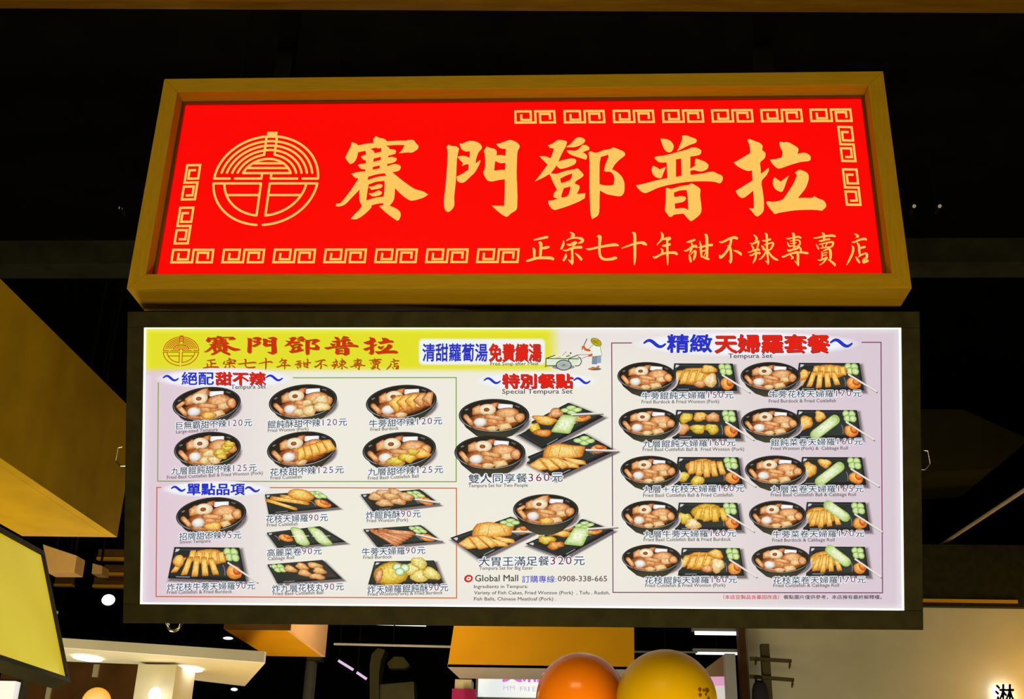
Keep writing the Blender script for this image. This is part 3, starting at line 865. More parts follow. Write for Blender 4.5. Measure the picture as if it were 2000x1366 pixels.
C('牛蒡天婦羅90元', 707, 831, 1078, 1074.5, eng=('Fried Burdock', 710, 766, 1089.5, 1088))
C('炸天婦羅餛飩酥90元', 718, 876, 1151.5, 1147, eng=('Fried Wonton(Pork) & Fried Burdock', 719, 865, 1161.5, 1158))
MAR = (128, 40, 62)
C('雙人同享餐360元', 915, 1099, 935.5, 932, 19.5, eng=('Tempura Set for Two People', 915, 1031, 949.5, 948.5), digit=MAR)
C('大胃王滿足餐320元', 935, 1142, 1097, 1094.5, 20, eng=('Tempura Set for Big Eater', 936, 1041, 1110.5, 1110), digit=MAR)
for a in (('牛蒡餛飩天婦羅150元', 1252.5, 1432, 773.5, 771.5, 'Fried Burdock & Fried Wonton (Pork)', 1253, 1404, 785.5), ('牛蒡花枝天婦羅170元', 1501, 1682, 770.5, 768.5, 'Fried Burdock & Fried Cuttlefish', 1501, 1632, 784),
          ('九層餛飩天婦羅160元', 1255, 1436, 867.5, 864.5, 'Fried Basil Cuttlefish Ball &  Fried Wonton (Pork)', 1255, 1453, 878.5), ('餛飩菜卷天婦羅160元', 1505, 1684, 864.5, 862.5, 'Fried Wonton (Pork) &  Cabbage Roll', 1505, 1655, 876.5),
          ('九層＋花枝天婦羅160元', 1256, 1453, 956, 954, 'Fried Basil Cuttlefish Ball & Fried Cuttlefish', 1256, 1431, 968), ('九層菜卷天婦羅165元', 1505, 1686, 956, 954.5, 'Fried Basil Cuttlefish Ball & Cabbage Roll', 1505, 1671, 967),
          ('九層牛蒡天婦羅160元', 1257, 1437, 1043.5, 1041.5, 'Fried Basil Cuttlefish Ball & Fried Burdock', 1257, 1427, 1054.5), ('牛蒡菜卷天婦羅170元', 1508, 1687, 1043.5, 1042, 'Fried Burdock & Cabbage Roll', 1508, 1629, 1055.5),
          ('花枝餛飩天婦羅160元', 1259, 1439, 1133.5, 1132, 'Fried Cuttlefish & Fried Wonton (Pork)', 1260, 1416, 1144), ('花枝菜卷天婦羅170元', 1509, 1690, 1133.5, 1132, 'Fried Cuttlefish & Cabbage Roll', 1510, 1638, 1144)):
    C(a[0], a[1], a[2], a[3], a[4], 15.2, eng=(a[5], a[6], a[7], a[8]+.4, a[8]-.4))

english('Ingredients in Tempura:', 926, 1031, 1146.5, 1146, 9.6, (84, 78, 78), name='ingredient_note')
english('Variety of Fish Cakes, Fried Wonton (Pork)  , Tofu , Radish,', 926, 1191, 1158.5, 1158.5, 9.6, (84, 78, 78), name='ingredient_note')
english('Fish Balls, Chinese Meatloaf (Pork) .', 926, 1086, 1170.5, 1170.5, 9.6, (84, 78, 78), name='ingredient_note')
ink = Ink()
ink.shaded(ell(915, 1130.5, 8.6, 7.4, -.3), (196, 30, 30), (214, 40, 36), (214, 40, 36), 5, 0)
ink.poly(ell(915.5, 1130.5, 4.6, 3.6, -.3, 20), (250, 244, 240), 6)
ink.poly(ell(915.5, 1130.5, 1.8, 1.5, -.3, 12), (196, 30, 30), 7)
english('Global Mall', 928, 1012, 1131, 1130.5, 18, (64, 62, 60), ink=ink)
for k, c in enumerate('訂購專線'): ink.glyphs(c, 1019+k*16.2, 1137, 16.2, 15, BLU, 15, off=.006)
ink.glyphs(':', 1084, 1136.5, 15, 15, BLU, 15)
english('0908-338-665', 1089.5, 1185.5, 1131.5, 1131.5, 15.5, (104, 84, 84), ink=ink)
put(ink, 'order_line')
for txt, x0, x1, col in (('（本店豆製品含基因改造）', 1405, 1528, (206, 56, 70)), ('餐點圖片僅供參考，本店擁有最終解釋權。', 1529.5, 1728, (70, 62, 70))):
    ink = Ink(); sx = (x1-x0)/len(txt)
    for k, c in enumerate(txt): ink.glyphs(c, x0+k*sx, 1169.6, sx, 8.8, col, 15, off=.012, res=2)
    put(ink, 'footnote')

# ---- thin coloured section borders
for pts, col in (([(309.5, 739), (308, 940.3), (891, 941.3), (891, 737.8), (570, 738.3)], (128, 164, 66)),
                 ([(332, 952.8), (306.5, 952.5), (305, 1165.8), (891.8, 1168.6), (891.5, 954), (514, 953)], (206, 94, 46)),
                 ([(1246, 670.2), (1194.6, 670.4), (1197.3, 1157.6), (1723.6, 1158.4), (1720.6, 669), (1675, 669)], (126, 58, 100))):
    ink = Ink(); ink.line(pts, 2.0, col, 2); put(ink, 'section_border')

# ---- pictures of the dishes
rng = random.Random(7)
FRY = ((148, 78, 34), (214, 142, 82), (243, 190, 134))
DRY = ((104, 50, 20), (172, 94, 46), (222, 150, 94))
GLD = ((184, 100, 24), (232, 172, 70), (250, 212, 120))
YLW = ((170, 120, 20), (216, 180, 52), (240, 218, 110))
PAL = ((196, 140, 70), (232, 196, 128), (248, 228, 180))
EGG = ((176, 160, 140), (226, 218, 206), (246, 242, 236))
TAN = ((196, 140, 74), (228, 184, 122), (244, 214, 164))
CAB = ((146, 180, 84), (206, 224, 152), (236, 242, 204))
SAU = ((170, 62, 22), (222, 96, 44), (236, 160, 70))
CUC = ((96, 146, 56), (186, 214, 128), (216, 232, 172))


class Dish:
    """draws in unit coordinates mapped by T"""
    def __init__(self, ink, T, base): self.i, self.T, self.L = ink, T, base; self.k = 0

    def nl(self):
        self.k += 1
        return self.L + min(self.k, 30)*0.12

    def lump(self, x, y, rx, ry, col, a=0.0, wob=0.10, n=18, mott=0.6, up=(0, -.03), jag=0.0):
        ring = []
        ph = [rng.uniform(0, 6.3) for _ in range(3)]
        for i in range(n):
            t = 2*math.pi*i/n
            r = 1+wob*(math.sin(2*t+ph[0])*.5+math.sin(3*t+ph[1])*.5+math.sin(5*t+ph[2])*.3)+(rng.uniform(-jag, jag))
            ex, ey = rx*r*math.cos(t), ry*r*math.sin(t)
            ring.append(self.T(x+ex*math.cos(a)-ey*math.sin(a), y+ex*math.sin(a)+ey*math.cos(a)))
        u = self.T(x+up[0], y+up[1]); o = self.T(x, y)
        self.i.shaded(ring, col[0], col[1], col[2], self.nl(), mott, (u[0]-o[0], u[1]-o[1]))

    def rod(self, x0, y0, x1, y1, w, col, asp=2.0, mott=0.6):
        """rounded stick; asp: how much longer a unit is along x than along y"""
        n = 7; ring = []
        dx, dy = (x1-x0)*asp, y1-y0
        an = math.atan2(dy, dx)
        for k in range(n):
            t = an+math.pi/2+math.pi*k/(n-1); ring.append((x0+w/2*math.cos(t)/asp, y0+w/2*math.sin(t)))
        for k in range(n):
            t = an-math.pi/2+math.pi*k/(n-1); ring.append((x1+w/2*math.cos(t)/asp, y1+w/2*math.sin(t)))
        self.i.shaded([self.T(*p) for p in ring], col[0], col[1], col[2], self.nl(), mott, (0, -.5))

    def quad(self, pts, col, mott=0.5, up=(0, -.5)):
        ring = []
        n = len(pts)
        for i in range(n):
            a, b = pts[i], pts[(i+1) % n]
            for t in (.08, .5, .92): ring.append(self.T(a[0]+(b[0]-a[0])*t, a[1]+(b[1]-a[1])*t))
        self.i.shaded(ring, col[0], col[1], col[2], self.nl(), mott, up)

    def slices(self, x, y, n, w, hgt, lean, fan, col, step=None):
        """row of cut strips; lean moves the foot sideways, fan spreads the feet"""
        step = step or w*1.02
        for k in range(n):
            t = k-(n-1)/2
            xa = x+t*step; xb = x+t*step*(1+fan)+lean
            ya = y-hgt/2+abs(t)*.03*rng.uniform(.4, 1.2); yb = y+hgt/2-abs(t)*.05*rng.uniform(.5, 1.2)
            self.quad([(xa-w*.46, ya), (xa+w*.46, ya-.02), (xb+w*.46, yb), (xb-w*.46, yb+.02)], col)


def shadow(ink, ring, dx, dy, layer, dark=(120, 108, 112)):
    c = (sum(p[0] for p in ring)/len(ring)+dx, sum(p[1] for p in ring)/len(ring)+dy)
    r = [(p[0]+dx, p[1]+dy) for p in ring]
    r2 = [(c[0]+(p[0]-c[0])*1.10, c[1]+(p[1]-c[1])*1.16) for p in r]
    n = len(r)
    ink.add([c]+r+r2, [(0, i+1, (i+1) % n+1) for i in range(n)]+[(i+1, (i+1) % n+1, n+(i+1) % n+1, n+i+1) for i in range(n)],
            [dark]*(n+1)+[bgcol(*p) for p in r2], layer)


def bowl(cx, cy, rx, ry, tilt=0.0, kind='plain', side=0.0, base=8.0):
    ink = Ink()
    a = math.radians(tilt)

    def T(x, y): return rot((cx, cy), x*rx, y*ry, a)
    dk = side or .45
    shadow(ink, [T(.98*math.cos(t*.2094)*.9, .98*math.sin(t*.2094)*.9) for t in range(30)], rx*.10, ry*.22*(1+dk), base-2.2)
    ring = [T(math.cos(t*.1257), math.sin(t*.1257)) for t in range(50)]
    foot = [T(-.97, .15), T(-.8, .55+dk*.3), T(-.5, .92+dk*.55), T(-.2, 1.02+dk*.75), T(.2, 1.02+dk*.75), T(.52, .9+dk*.55), T(.82, .5+dk*.3), T(.98, .1)]
    ink.add(foot, [tuple(range(8))], [(34, 33, 30), (40, 40, 34), (58, 56, 44), (74, 70, 52), (80, 76, 56), (60, 58, 44), (40, 40, 34), (30, 30, 28)], base-1.0)
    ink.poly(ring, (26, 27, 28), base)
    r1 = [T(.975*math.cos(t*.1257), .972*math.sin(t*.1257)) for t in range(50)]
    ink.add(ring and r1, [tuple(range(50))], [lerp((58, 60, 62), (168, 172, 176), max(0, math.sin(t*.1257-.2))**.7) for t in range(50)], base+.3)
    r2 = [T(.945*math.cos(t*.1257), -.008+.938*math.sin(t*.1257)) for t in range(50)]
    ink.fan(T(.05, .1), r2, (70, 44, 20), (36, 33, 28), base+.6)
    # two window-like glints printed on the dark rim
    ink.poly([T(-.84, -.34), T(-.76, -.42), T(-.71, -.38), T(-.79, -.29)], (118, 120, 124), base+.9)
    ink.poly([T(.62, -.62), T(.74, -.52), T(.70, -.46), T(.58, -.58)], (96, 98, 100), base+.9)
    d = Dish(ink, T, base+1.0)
    d.lump(0, .3, .72, .52, DRY, wob=.05, mott=.8)
    d.quad([(-.24, -.58), (-.02, -.78), (.16, -.80), (.12, -.48), (-.10, -.44)], DRY)
    d.quad([(-.62, -.44), (-.42, -.66), (-.30, -.50), (-.34, -.06), (-.62, -.02)], FRY)
    if kind == 'big':
        d.quad([(-.42, -.62), (-.1, -.90), (.10, -.94), (.08, -.45), (-.2, -.46)], FRY)
    tof = [(.13, -.72), (.54, -.66), (.51, -.34), (.10, -.42)]
    d.quad(tof, ((206, 208, 214), (240, 242, 246), (250, 250, 252)), 0.0, (0, 0))
    d.lump(.38, -.08, .36, .40, FRY, wob=.05)
    d.quad([(.30, .05), (.60, .02), (.72, .34), (.46, .46), (.32, .34)], TAN)
    d.lump(.72, .12, .15, .30, FRY)
    d.lump(-.19, -.36, .25, .34, ((206, 176, 130), (240, 220, 184), (250, 238, 212)), wob=.03, mott=.2)
    d.lump(-.21, -.35, .085, .12, ((120, 58, 24), (150, 80, 36), (166, 96, 48)), wob=.02, up=(0, 0))
    d.rod(-.60, .66, -.16, .84, .20, DRY)
    d.rod(-.80, .06, -.64, .48, .30, FRY)
    d.lump(-.05, .78, .18, .16, TAN)
    d.rod(-.22, .04, .26, .22, .27, FRY)
    d.rod(-.14, .30, .06, .40, .25, ((176, 100, 46), (222, 148, 88), (238, 176, 120)))
    d.lump(-.39, .40, .19, .28, EGG, wob=.05, mott=.15)
    if kind in ('plain', 'big'):
        d.quad([(.08, .54), (.42, .42), (.52, .74), (.16, .92)], TAN, .4)
    if kind == 'big':
        d.rod(-.84, .0, -.66, -.20, .22, FRY); d.lump(.02, .72, .22, .24, GLD)
    if kind == 'star':
        d.lump(.02, .70, .24, .28, GLD, wob=.18); d.quad([(.2, .5), (.46, .42), (.54, .7), (.3, .84)], TAN)
    if kind == 'wonton':
        for x, y, r in ((.12, .14, .16), (.52, .05, .24), (-.12, .62, .20), (.16, .60, .24), (.52, .46, .24)): d.lump(x, y, r, r*1.25, PAL, wob=.2)
    if kind == 'mix':
        for x, y, r in ((.05, .30, .2), (-.08, .66, .2), (.18, .70, .2)): d.lump(x, y, r, r*1.2, PAL, wob=.2)
        for x, y, r in ((.58, .02, .2), (.36, .32, .2), (.66, -.16, .16), (.40, .52, .15)): d.lump(x, y, r, r*1.3, YLW, wob=.25)
    if kind == 'burdock':
        for k in range(5): d.quad([(-.40+k*.24, -.02+(k % 2)*.03), (-.10+k*.22, -.42), (.10+k*.21, -.40), (-.14+k*.24, .74-.06*k)], GLD if k < 3 else FRY)
    if kind == 'cuttlefish':
        for k in range(5): d.quad([(-.14+k*.18, -.06-.08*k), (.04+k*.2, -.14-.06*k), (.16+k*.21, .44-.05*k), (-.14+k*.22, .78-.10*k)], GLD)
    if kind == 'basil':
        for x, y, r in ((-.12, .62, .22), (.22, .50, .24), (.60, .34, .22), (.36, .2, .16)): d.lump(x, y, r, r*1.3, YLW if x < .5 else GLD, wob=.28, jag=.06)
    put(ink, 'bowl_picture')


def tray(q, food, base=3.5, sauce=True, stick=(.80, .42, 1.17, 1.03), cucumber=(.86, .22), sauce_at=(.86, .74), mirror=False):
    """q: corners TL, TR, BR, BL"""
    ink = Ink()
    Q = [np.array(p, float) for p in q]

    def T(u, v): return tuple((Q[0]*(1-u)+Q[1]*u)*(1-v)+(Q[3]*(1-u)+Q[2]*u)*v)
    wpx = np.linalg.norm(Q[1]-Q[0])+np.linalg.norm(Q[2]-Q[3]); hpx = np.linalg.norm(Q[3]-Q[0])+np.linalg.norm(Q[2]-Q[1])
    asp = wpx/hpx
    edge = [T(t/6, 0) for t in range(6)]+[T(1, t/6) for t in range(6)]+[T(1-t/6, 1) for t in range(6)]+[T(0, 1-t/6) for t in range(6)]
    shadow(ink, edge, 3.5, 4, base-2.4)
    ink.poly([T(0, 0), T(1, 0), T(1, 1), T(0, 1)], (30, 33, 34), base-.4)
    ink.add([T(.02, .05), T(.98, .05), T(.98, .93), T(.02, .93)], [(0, 1, 2, 3)], [(62, 66, 66), (52, 56, 56), (34, 38, 37), (42, 46, 44)], base-.2)
    ink.add([T(.05, .10), T(.95, .10), T(.95, .88), T(.05, .88)], [(0, 1, 2, 3)], [(40, 43, 42), (46, 50, 49), (58, 62, 58), (40, 44, 42)], base)
    ink.poly([T(.03, .05), T(.09, .06), T(.07, .13), T(.025, .16)], (206, 210, 214), base+.1)
    ink.poly([T(.10, .93), T(.28, .925), T(.28, .945), T(.10, .95)], (170, 174, 178), base+.1)
    d = Dish(ink, T, base+.2)
    A = asp
    if cucumber:
        for k, (dx, dy) in enumerate(((-.05, -.09), (.045, -.08), (-.035, .07), (.05, .08))):
            d.lump(cucumber[0]+dx, cucumber[1]+dy, .062, .062*A*.95, CUC, wob=.03, mott=.25, up=(0, 0))
    if sauce:
        x, y = sauce_at
        ink.stroke([T(x-.15+.03*math.cos(t), y+.0-.02+.34*math.sin(t)*.6) for t in (-1.2, -.6, 0, .6)], (150, 156, 156), base+.2, 1.0)
        d.lump(x, y, .105, .105*A*.92, ((198, 100, 34), (238, 152, 62), (246, 190, 100)), wob=.08, mott=.5)
        d.lump(x+.045, y-.05, .055, .06*A, SAU, wob=.1, mott=.6)
    L = d.lump
    if food == 'fan':
        L(.52, .30, .26, .26, GLD, wob=.10, jag=.04)
        d.slices(.50, .30, 5, .10, .46, .0, .1, GLD)
        d.slices(.36, .60, 5, .095, .62, -.02, .45, GLD)
        L(.10, .44, .08, .2, GLD)
    elif food == 'fan2':
        L(.36, .34, .26, .30, GLD, jag=.04)
        d.slices(.40, .52, 5, .10, .66, -.05, .35, GLD)
    elif food == 'patty':
        L(.34, .46, .25, .34, GLD, jag=.05)
        d.slices(.30, .50, 4, .12, .52, -.07, .0, GLD)
        L(.58, .22, .12, .18, GLD, wob=.25); L(.60, .62, .12, .24, PAL, wob=.25); L(.44, .76, .09, .13, FRY)
    elif food == 'pieces':
        for x, y, c in ((.17, .28, YLW), (.40, .24, GLD), (.60, .26, FRY), (.14, .66, FRY), (.37, .66, YLW), (.58, .66, YLW)): L(x, y, .11, .18, c, wob=.22, jag=.05)
    elif food == 'roll':
        L(.14, .46, .13, .26, GLD, wob=.2, jag=.05); L(.38, .22, .10, .17, GLD, wob=.3)
        d.rod(.32, .86, .62, .34, .36, CAB, A, .35)
        ink.stroke([T(.40, .54), T(.50, .70)], (244, 248, 224), base+4.5, .8)
    elif food == 'slices':
        L(.40, .34, .27, .26, GLD, jag=.04)
        d.slices(.46, .42, 5, .105, .60, .02, .15, GLD)
        L(.12, .70, .10, .17, YLW, wob=.15); L(.34, .84, .10, .18, YLW, wob=.15)
    elif food == 'disc':
        L(.48, .34, .25, .32, YLW, wob=.06, jag=.03)
        d.slices(.54, .42, 4, .11, .56, .0, .35, ((190, 120, 24), (232, 176, 62), (246, 208, 104)))
        L(.12, .56, .12, .20, YLW, wob=.25, jag=.06); L(.26, .78, .12, .20, PAL, wob=.2, jag=.05)
    elif food == 'fanroll':
        L(.24, .50, .24, .34, GLD, jag=.04)
        d.slices(.28, .58, 5, .09, .62, -.02, .5, GLD)
        d.rod(.36, .10, .64, .52, .34, CAB, A, .35)
        ink.stroke([T(.44, .40), T(.54, .20)], (240, 246, 216), base+4.5, .8)
    elif food in ('assorted', 'cutlet'):
        # these two sets are drawn at the same size on each of their trays
        ox, oy = q[0][0]-(1001 if food == 'assorted' else 1017.5), q[0][1]-(843 if food == 'assorted' else 897.5)
        g = Dish(ink, lambda x, y: (x+ox, y+oy), base+.3)
        if food == 'assorted':
            g.lump(1085, 807, 15, 9, FRY, a=-.5, wob=.3, jag=.06, up=(0, -.6)); g.lump(1064, 821, 24, 9, GLD, a=.1, wob=.25, jag=.06, up=(0, -.6))
            g.lump(1042, 835, 15, 9, YLW, wob=.3, jag=.08, up=(0, -.6)); g.lump(1060, 846, 17, 8, ((150, 66, 16), (214, 126, 48), (240, 176, 92)), wob=.25, jag=.08, up=(0, -.6))
            g.quad([(1097, 810), (1130, 812), (1113, 848), (1075, 844)], CAB, .35)
            ink.stroke([(1089+ox, 822+oy), (1124+ox, 827+oy)], (246, 250, 226), base+4.3, .8, sub=1)
        else:
            P1 = ((186, 96, 28), (238, 180, 84), (250, 216, 132))
            g.quad([(1062, 880), (1070, 870), (1092, 866), (1118, 870), (1144, 872), (1137, 893), (1100, 898), (1060, 896)], P1)
            for a_, b_ in (((1078, 868), (1070, 894)), ((1096, 867), (1090, 895)), ((1116, 870), (1128, 892))): ink.stroke([(a_[0]+ox, a_[1]+oy), (b_[0]+ox, b_[1]+oy)], (196, 120, 36), base+2.4, .9, sub=1)
            for qd in ([(1094, 892), (1142, 900), (1146, 908), (1118, 908)], [(1080, 892), (1130, 908), (1132, 915), (1104, 914)], [(1068, 893), (1086, 892), (1113, 911), (1098, 918)],
                       [(1052, 895), (1070, 893), (1094, 916), (1074, 921)], [(1032, 909), (1053, 895), (1071, 917), (1052, 920)]): g.quad(qd, P1)
    elif food == 'strips':
        d.rod(.02, .30, .40, .86, .17, GLD, A); d.rod(.12, .22, .62, .62, .22, GLD, A); d.rod(.30, .16, .68, .46, .2, GLD, A)
        L(.64, .14, .22, .34, GLD, wob=.08, jag=.03)
    elif food == 'rolls':
        d.rod(.42, .78, .54, .08, .46, CAB, A, .35); d.rod(.72, .88, .82, .20, .46, CAB, A, .35)
        ink.stroke([T(.36, .38), T(.62, .46)], (246, 250, 226), base+4.4, 1.1); ink.stroke([T(.66, .5), T(.92, .58)], (238, 244, 210), base+4.4, .8)
    elif food == 'balls':
        for x, y in ((.34, .32), (.56, .24), (.78, .24), (.52, .58), (.78, .52), (.66, .80)): L(x, y, .11, .18, ((170, 96, 40), (222, 158, 88), (242, 198, 134)), wob=.2, jag=.05)
    elif food == 'wontons':
        for x, y in ((.22, .2), (.38, .06), (.58, .08), (.26, .60), (.48, .56), (.66, .36), (.44, .26)): L(x, y, .12, .26, ((166, 100, 48), (214, 158, 100), (238, 196, 146)), wob=.22, jag=.06)
    elif food == 'sticks':
        for k in range(6): d.rod(.14+k*.05, .12+(k % 3)*.06, .30+k*.08, .92-.10*k, .26, ((168, 88, 46), (218, 142, 92), (236, 176, 130)), A)
    elif food == 'omelette':
        L(.30, .52, .27, .50, YLW, wob=.05, jag=.03); L(.12, .62, .06, .30, FRY)
        for x, y in ((.62, .38), (.74, .10), (.70, .66), (.88, .56)): L(x, y, .13, .26, ((186, 150, 50), (226, 204, 104), (244, 230, 152)), wob=.2, jag=.04)
        for x, y in ((.38, .26), (.50, .30), (.42, .46)): L(x, y, .075, .17, ((70, 134, 60), (200, 226, 176), (232, 244, 220)), wob=.02, mott=.2, up=(0, 0))
    if stick:
        a, b = (stick[:2], stick[2:]) if stick[0] > 9 else (T(stick[0], stick[1]), T(stick[2], stick[3]))
        ink.stroke([(a[0]+2, a[1]+2.5), (b[0]+2, b[1]+2.5)], (120, 110, 104), base+4.4, 2.4, sub=1)
        ink.stroke([a, b], (232, 228, 216), base+4.6, 3.2, sub=1)
    put(ink, 'tray_picture')


bowl(404, 789, 67, 32.5, -6, 'big')
bowl(592, 784, 67, 32.5, -6.5, 'wonton')
bowl(784, 785, 69.5, 32.5, -6, 'burdock')
bowl(405.5, 877, 65.5, 33, -5.5, 'mix')
bowl(589.5, 877, 68, 33.5, -6, 'cuttlefish')
bowl(780, 878.5, 72, 34, -5, 'basil')
bowl(413, 1005.5, 69, 33.5, -6, 'star')
tray([(517.5, 966), (620, 959.5), (662, 991), (525, 1005)], 'strips', stick=None, cucumber=(.93, .22), sauce_at=(.84, .72))
tray([(520.5, 1041), (625, 1028), (676, 1059), (542.5, 1071)], 'rolls', stick=None, cucumber=None, sauce_at=(.24, .44))
tray([(522, 1103), (630, 1094), (669, 1131), (542, 1140)], 'balls', stick=None, cucumber=(.16, .24), sauce=False)
tray([(341, 1069), (467.5, 1070), (481, 1136), (328, 1130)], 'fan', stick=(.80, .46, 1.14, 1.0))
tray([(704, 966), (820, 956), (858, 984.5), (729, 999)], 'wontons', stick=(.76, .56, 1.02, .9), cucumber=(.84, .3))
tray([(709, 1034), (822, 1026), (862, 1057), (737.5, 1069)], 'sticks', stick=(.76, .5, 1.02, .95), cucumber=(.86, .26))
tray([(732, 1097), (848, 1095), (866, 1141), (719, 1142)], 'omelette', stick=None, cucumber=None, sauce=False)
tray([(1001, 843), (1110, 787), (1179, 814), (1060, 877)], 'assorted', stick=(1117, 810, 1176, 807), cucumber=(.88, .28), sauce_at=(.82, .68))
tray([(1017.5, 897.5), (1141, 847), (1203, 881), (1085, 935)], 'cutlet', stick=(1145, 879, 1206, 880.5), cucumber=(.88, .24), sauce_at=(.87, .70))
bowl(965, 812, 69, 32.5, 0, 'plain', .55)
bowl(957, 884, 69.5, 33, 0, 'plain', .6)
tray([(879, 1051), (997.5, 1009.5), (1052, 1036), (937, 1092)], 'cutlet', stick=(1001, 1038.5, 1071, 1039), cucumber=(.88, .24), sauce_at=(.86, .74))
tray([(1026, 1062.5), (1137.5, 1014), (1199, 1036), (1100, 1090)], 'assorted', stick=(1147, 1033.5, 1205, 1029), cucumber=(.88, .28), sauce_at=(.82, .68))
bowl(1066, 996, 64, 30.5, 0, 'big', .8, base=9.5)
RT = [(1317, 1431, 710, 764, 'patty', 1263, 735, 57.5, 27.5), (1560.5, 1678.5, 709, 763, 'fan', 1504.5, 735, 58.5, 27.5),
      (1321, 1438.5, 801, 857, 'pieces', 1267, 824.5, 59, 27.5), (1557.5, 1673.5, 801, 857, 'roll', 1505.5, 824.5, 58.5, 27.5),
      (1324, 1442, 893, 948, 'slices', 1269, 918, 57.5, 27.5), (1566.5, 1683, 893, 948, 'roll', 1514, 918, 59.5, 28),
      (1326, 1440, 982, 1036, 'disc', 1269.5, 1005.5, 56, 27.5), (1576, 1690, 981, 1037, 'fanroll', 1518.5, 1005.5, 56, 27.5),
      (1332, 1445, 1070.5, 1125, 'patty', 1272.5, 1090.5, 58, 27), (1582, 1689, 1068, 1125, 'fanroll', 1525, 1092.5, 57.5, 27)]
for x0, x1, y0, y1, food, bx_, by_, brx, bry in RT:
    tray([(x0, y0), (x1, y0+.5), (x1+9, y1), (x0-8, y1)], food)
    bowl(bx_, by_, brx, bry, 0, 'plain', .6)

# ---- line drawing of a street vendor with a handcart, printed beside the header
ink = Ink()


def V(x, y): return (1060+x/15.385, 645+y/15.385)


def vp(pts, col, layer): ink.poly([V(*p) for p in pts], col, layer)


def vs(pts, w, col, layer): ink.stroke([V(*p) for p in pts], col, layer, w/15.385, sub=1)


shadow(ink, [V(620+330*math.cos(t*.3142), 1110+70*math.sin(t*.3142)) for t in range(20)], 0, 0, 3, (150, 146, 142))
shadow(ink, [V(1560+190*math.cos(t*.3142), 1170+40*math.sin(t*.3142)) for t in range(20)], 0, 0, 3, (110, 104, 104))
vp([(110, 860), (780, 860), (790, 1060), (110, 1075)], (226, 236, 206), 4)
vp([(790, 860), (1060, 780), (1080, 960), (880, 1040), (790, 1060)], (220, 230, 204), 4)
vp([(110, 855), (360, 755), (1060, 750), (780, 858)], (238, 238, 214), 5)
vp([(370, 820), (530, 790), (560, 830), (420, 840)], (206, 200, 70), 6)
vp([(680, 790), (800, 740), (830, 780), (720, 815)], (120, 150, 60), 6)
for p in ([(100, 850), (95, 1080)], [(100, 1075), (420, 1070)], [(100, 855), (370, 760)], [(130, 855), (1080, 865)], [(780, 870), (775, 1040)], [(790, 850), (1060, 750)], [(80, 1110), (100, 1070)]):
    vs(p, 26, (60, 66, 40), 7)
for p in ([(1050, 745), (1380, 740)], [(1170, 855), (1380, 780)], [(580, 770), (710, 655)]): vs(p, 14, (120, 104, 110), 7)
ink.poly(ell(*V(840, 695), 1.8, 1.5, 0, 12), (60, 30, 24), 7)
for c, r in (((1020, 940), (140, 140)), ((630, 1055), (225, 150))):
    if r[0] > 200: ink.poly([V(c[0]+r[0]*math.cos(t*.2094), c[1]+r[1]*math.sin(t*.2094)) for t in range(30)], (186, 192, 186), 8)
    a0, a1 = (-1.2, 1.9) if r[0] < 200 else (0, 2*math.pi)
    ink.stroke([V(c[0]+r[0]*math.cos(a0+(a1-a0)*t/30), c[1]+r[1]*math.sin(a0+(a1-a0)*t/30)) for t in range(31)], (50, 58, 58), 9, 1.7, sub=1)
    if r[0] > 200:
        for t in range(16): vs([c, (c[0]+r[0]*math.cos(t*.3927), c[1]+r[1]*math.sin(t*.3927))], 7, (110, 118, 116), 9)
for p, w, c, l in (([(1180, 590), (1330, 260)], 26, (110, 70, 66), 8), ([(1230, 510), (1290, 590), (1400, 610)], 75, (204, 104, 38), 9), ([(1400, 770), (1480, 745)], 75, (204, 104, 38), 9)):
    vs(p, w, c, l)
ink.poly(ell(*V(1215, 515), 3.2, 2.7, 0, 14), (208, 108, 40), 10)
ink.poly(ell(*V(1360, 225), 3.0, 2.7, 0, 14), (226, 228, 236), 9)
vp([(1500, 460), (1720, 480), (1775, 770), (1490, 800), (1510, 620), (1380, 570)], (236, 242, 226), 10)
vs([(1370, 575), (1510, 455)], 12, (80, 84, 84), 11); vs([(1725, 490), (1780, 765), (1490, 800)], 14, (96, 104, 90), 11)
vp([(1485, 800), (1640, 790), (1630, 1040), (1470, 1040)], (128, 142, 160), 9)
vp([(1640, 790), (1755, 775), (1750, 1010), (1635, 1020)], (150, 162, 178), 9)
vp([(1450, 1030), (1640, 1030), (1630, 1090), (1450, 1085)], (240, 240, 244), 10); vp([(1640, 1000), (1765, 990), (1765, 1050), (1640, 1060)], (240, 240, 244), 10)
vp([(1350, 1180), (1500, 1100), (1560, 1110), (1540, 1160), (1420, 1200)], (214, 126, 44), 10); vp([(1580, 1130), (1660, 1065), (1710, 1080), (1690, 1130), (1610, 1150)], (214, 126, 44), 10)
hat = [V(1605+165*math.cos(t*.3142)-0*math.sin(t*.3142), 365+120*math.sin(t*.3142)+60*math.cos(t*.3142)*.9) for t in range(20)]
ink.shaded(hat, (120, 104, 20), (196, 176, 40), (170, 150, 30), 12, .8)
put(ink, 'vendor_picture')

# ------------------------------------------------------------------ the hall around the signs
def flat_prism(px, Y, d):
    """outline seen in the photo, on the plane Y, with depth d behind it"""
    return MB().prism([atY(x, y, Y) for x, y in px], (0, d, 0))


# wooden fascia across the very top, nearer than the sign
ZF = EYE[2]+2.62
p0, p1 = atZ(0, 1, ZF), atZ(2000, 10, ZF)
p0, p1 = p0-(p1-p0)*.3, p1+(p1-p0)*.3
f = thing('fascia_board', 'long brown wooden fascia board crossing the very top of the picture', 'board', tuple(p0))
MB().prism([p0, p1, p1+Vector((0, 0, .35)), p0+Vector((0, 0, .35))], (0, .04, 0)).build('board', surf('fascia_wood', (0.15, 0.075, 0.003), 0.6, 0.08, vary=0.2, scale=5, stretch=(1, 8, 8)), f)

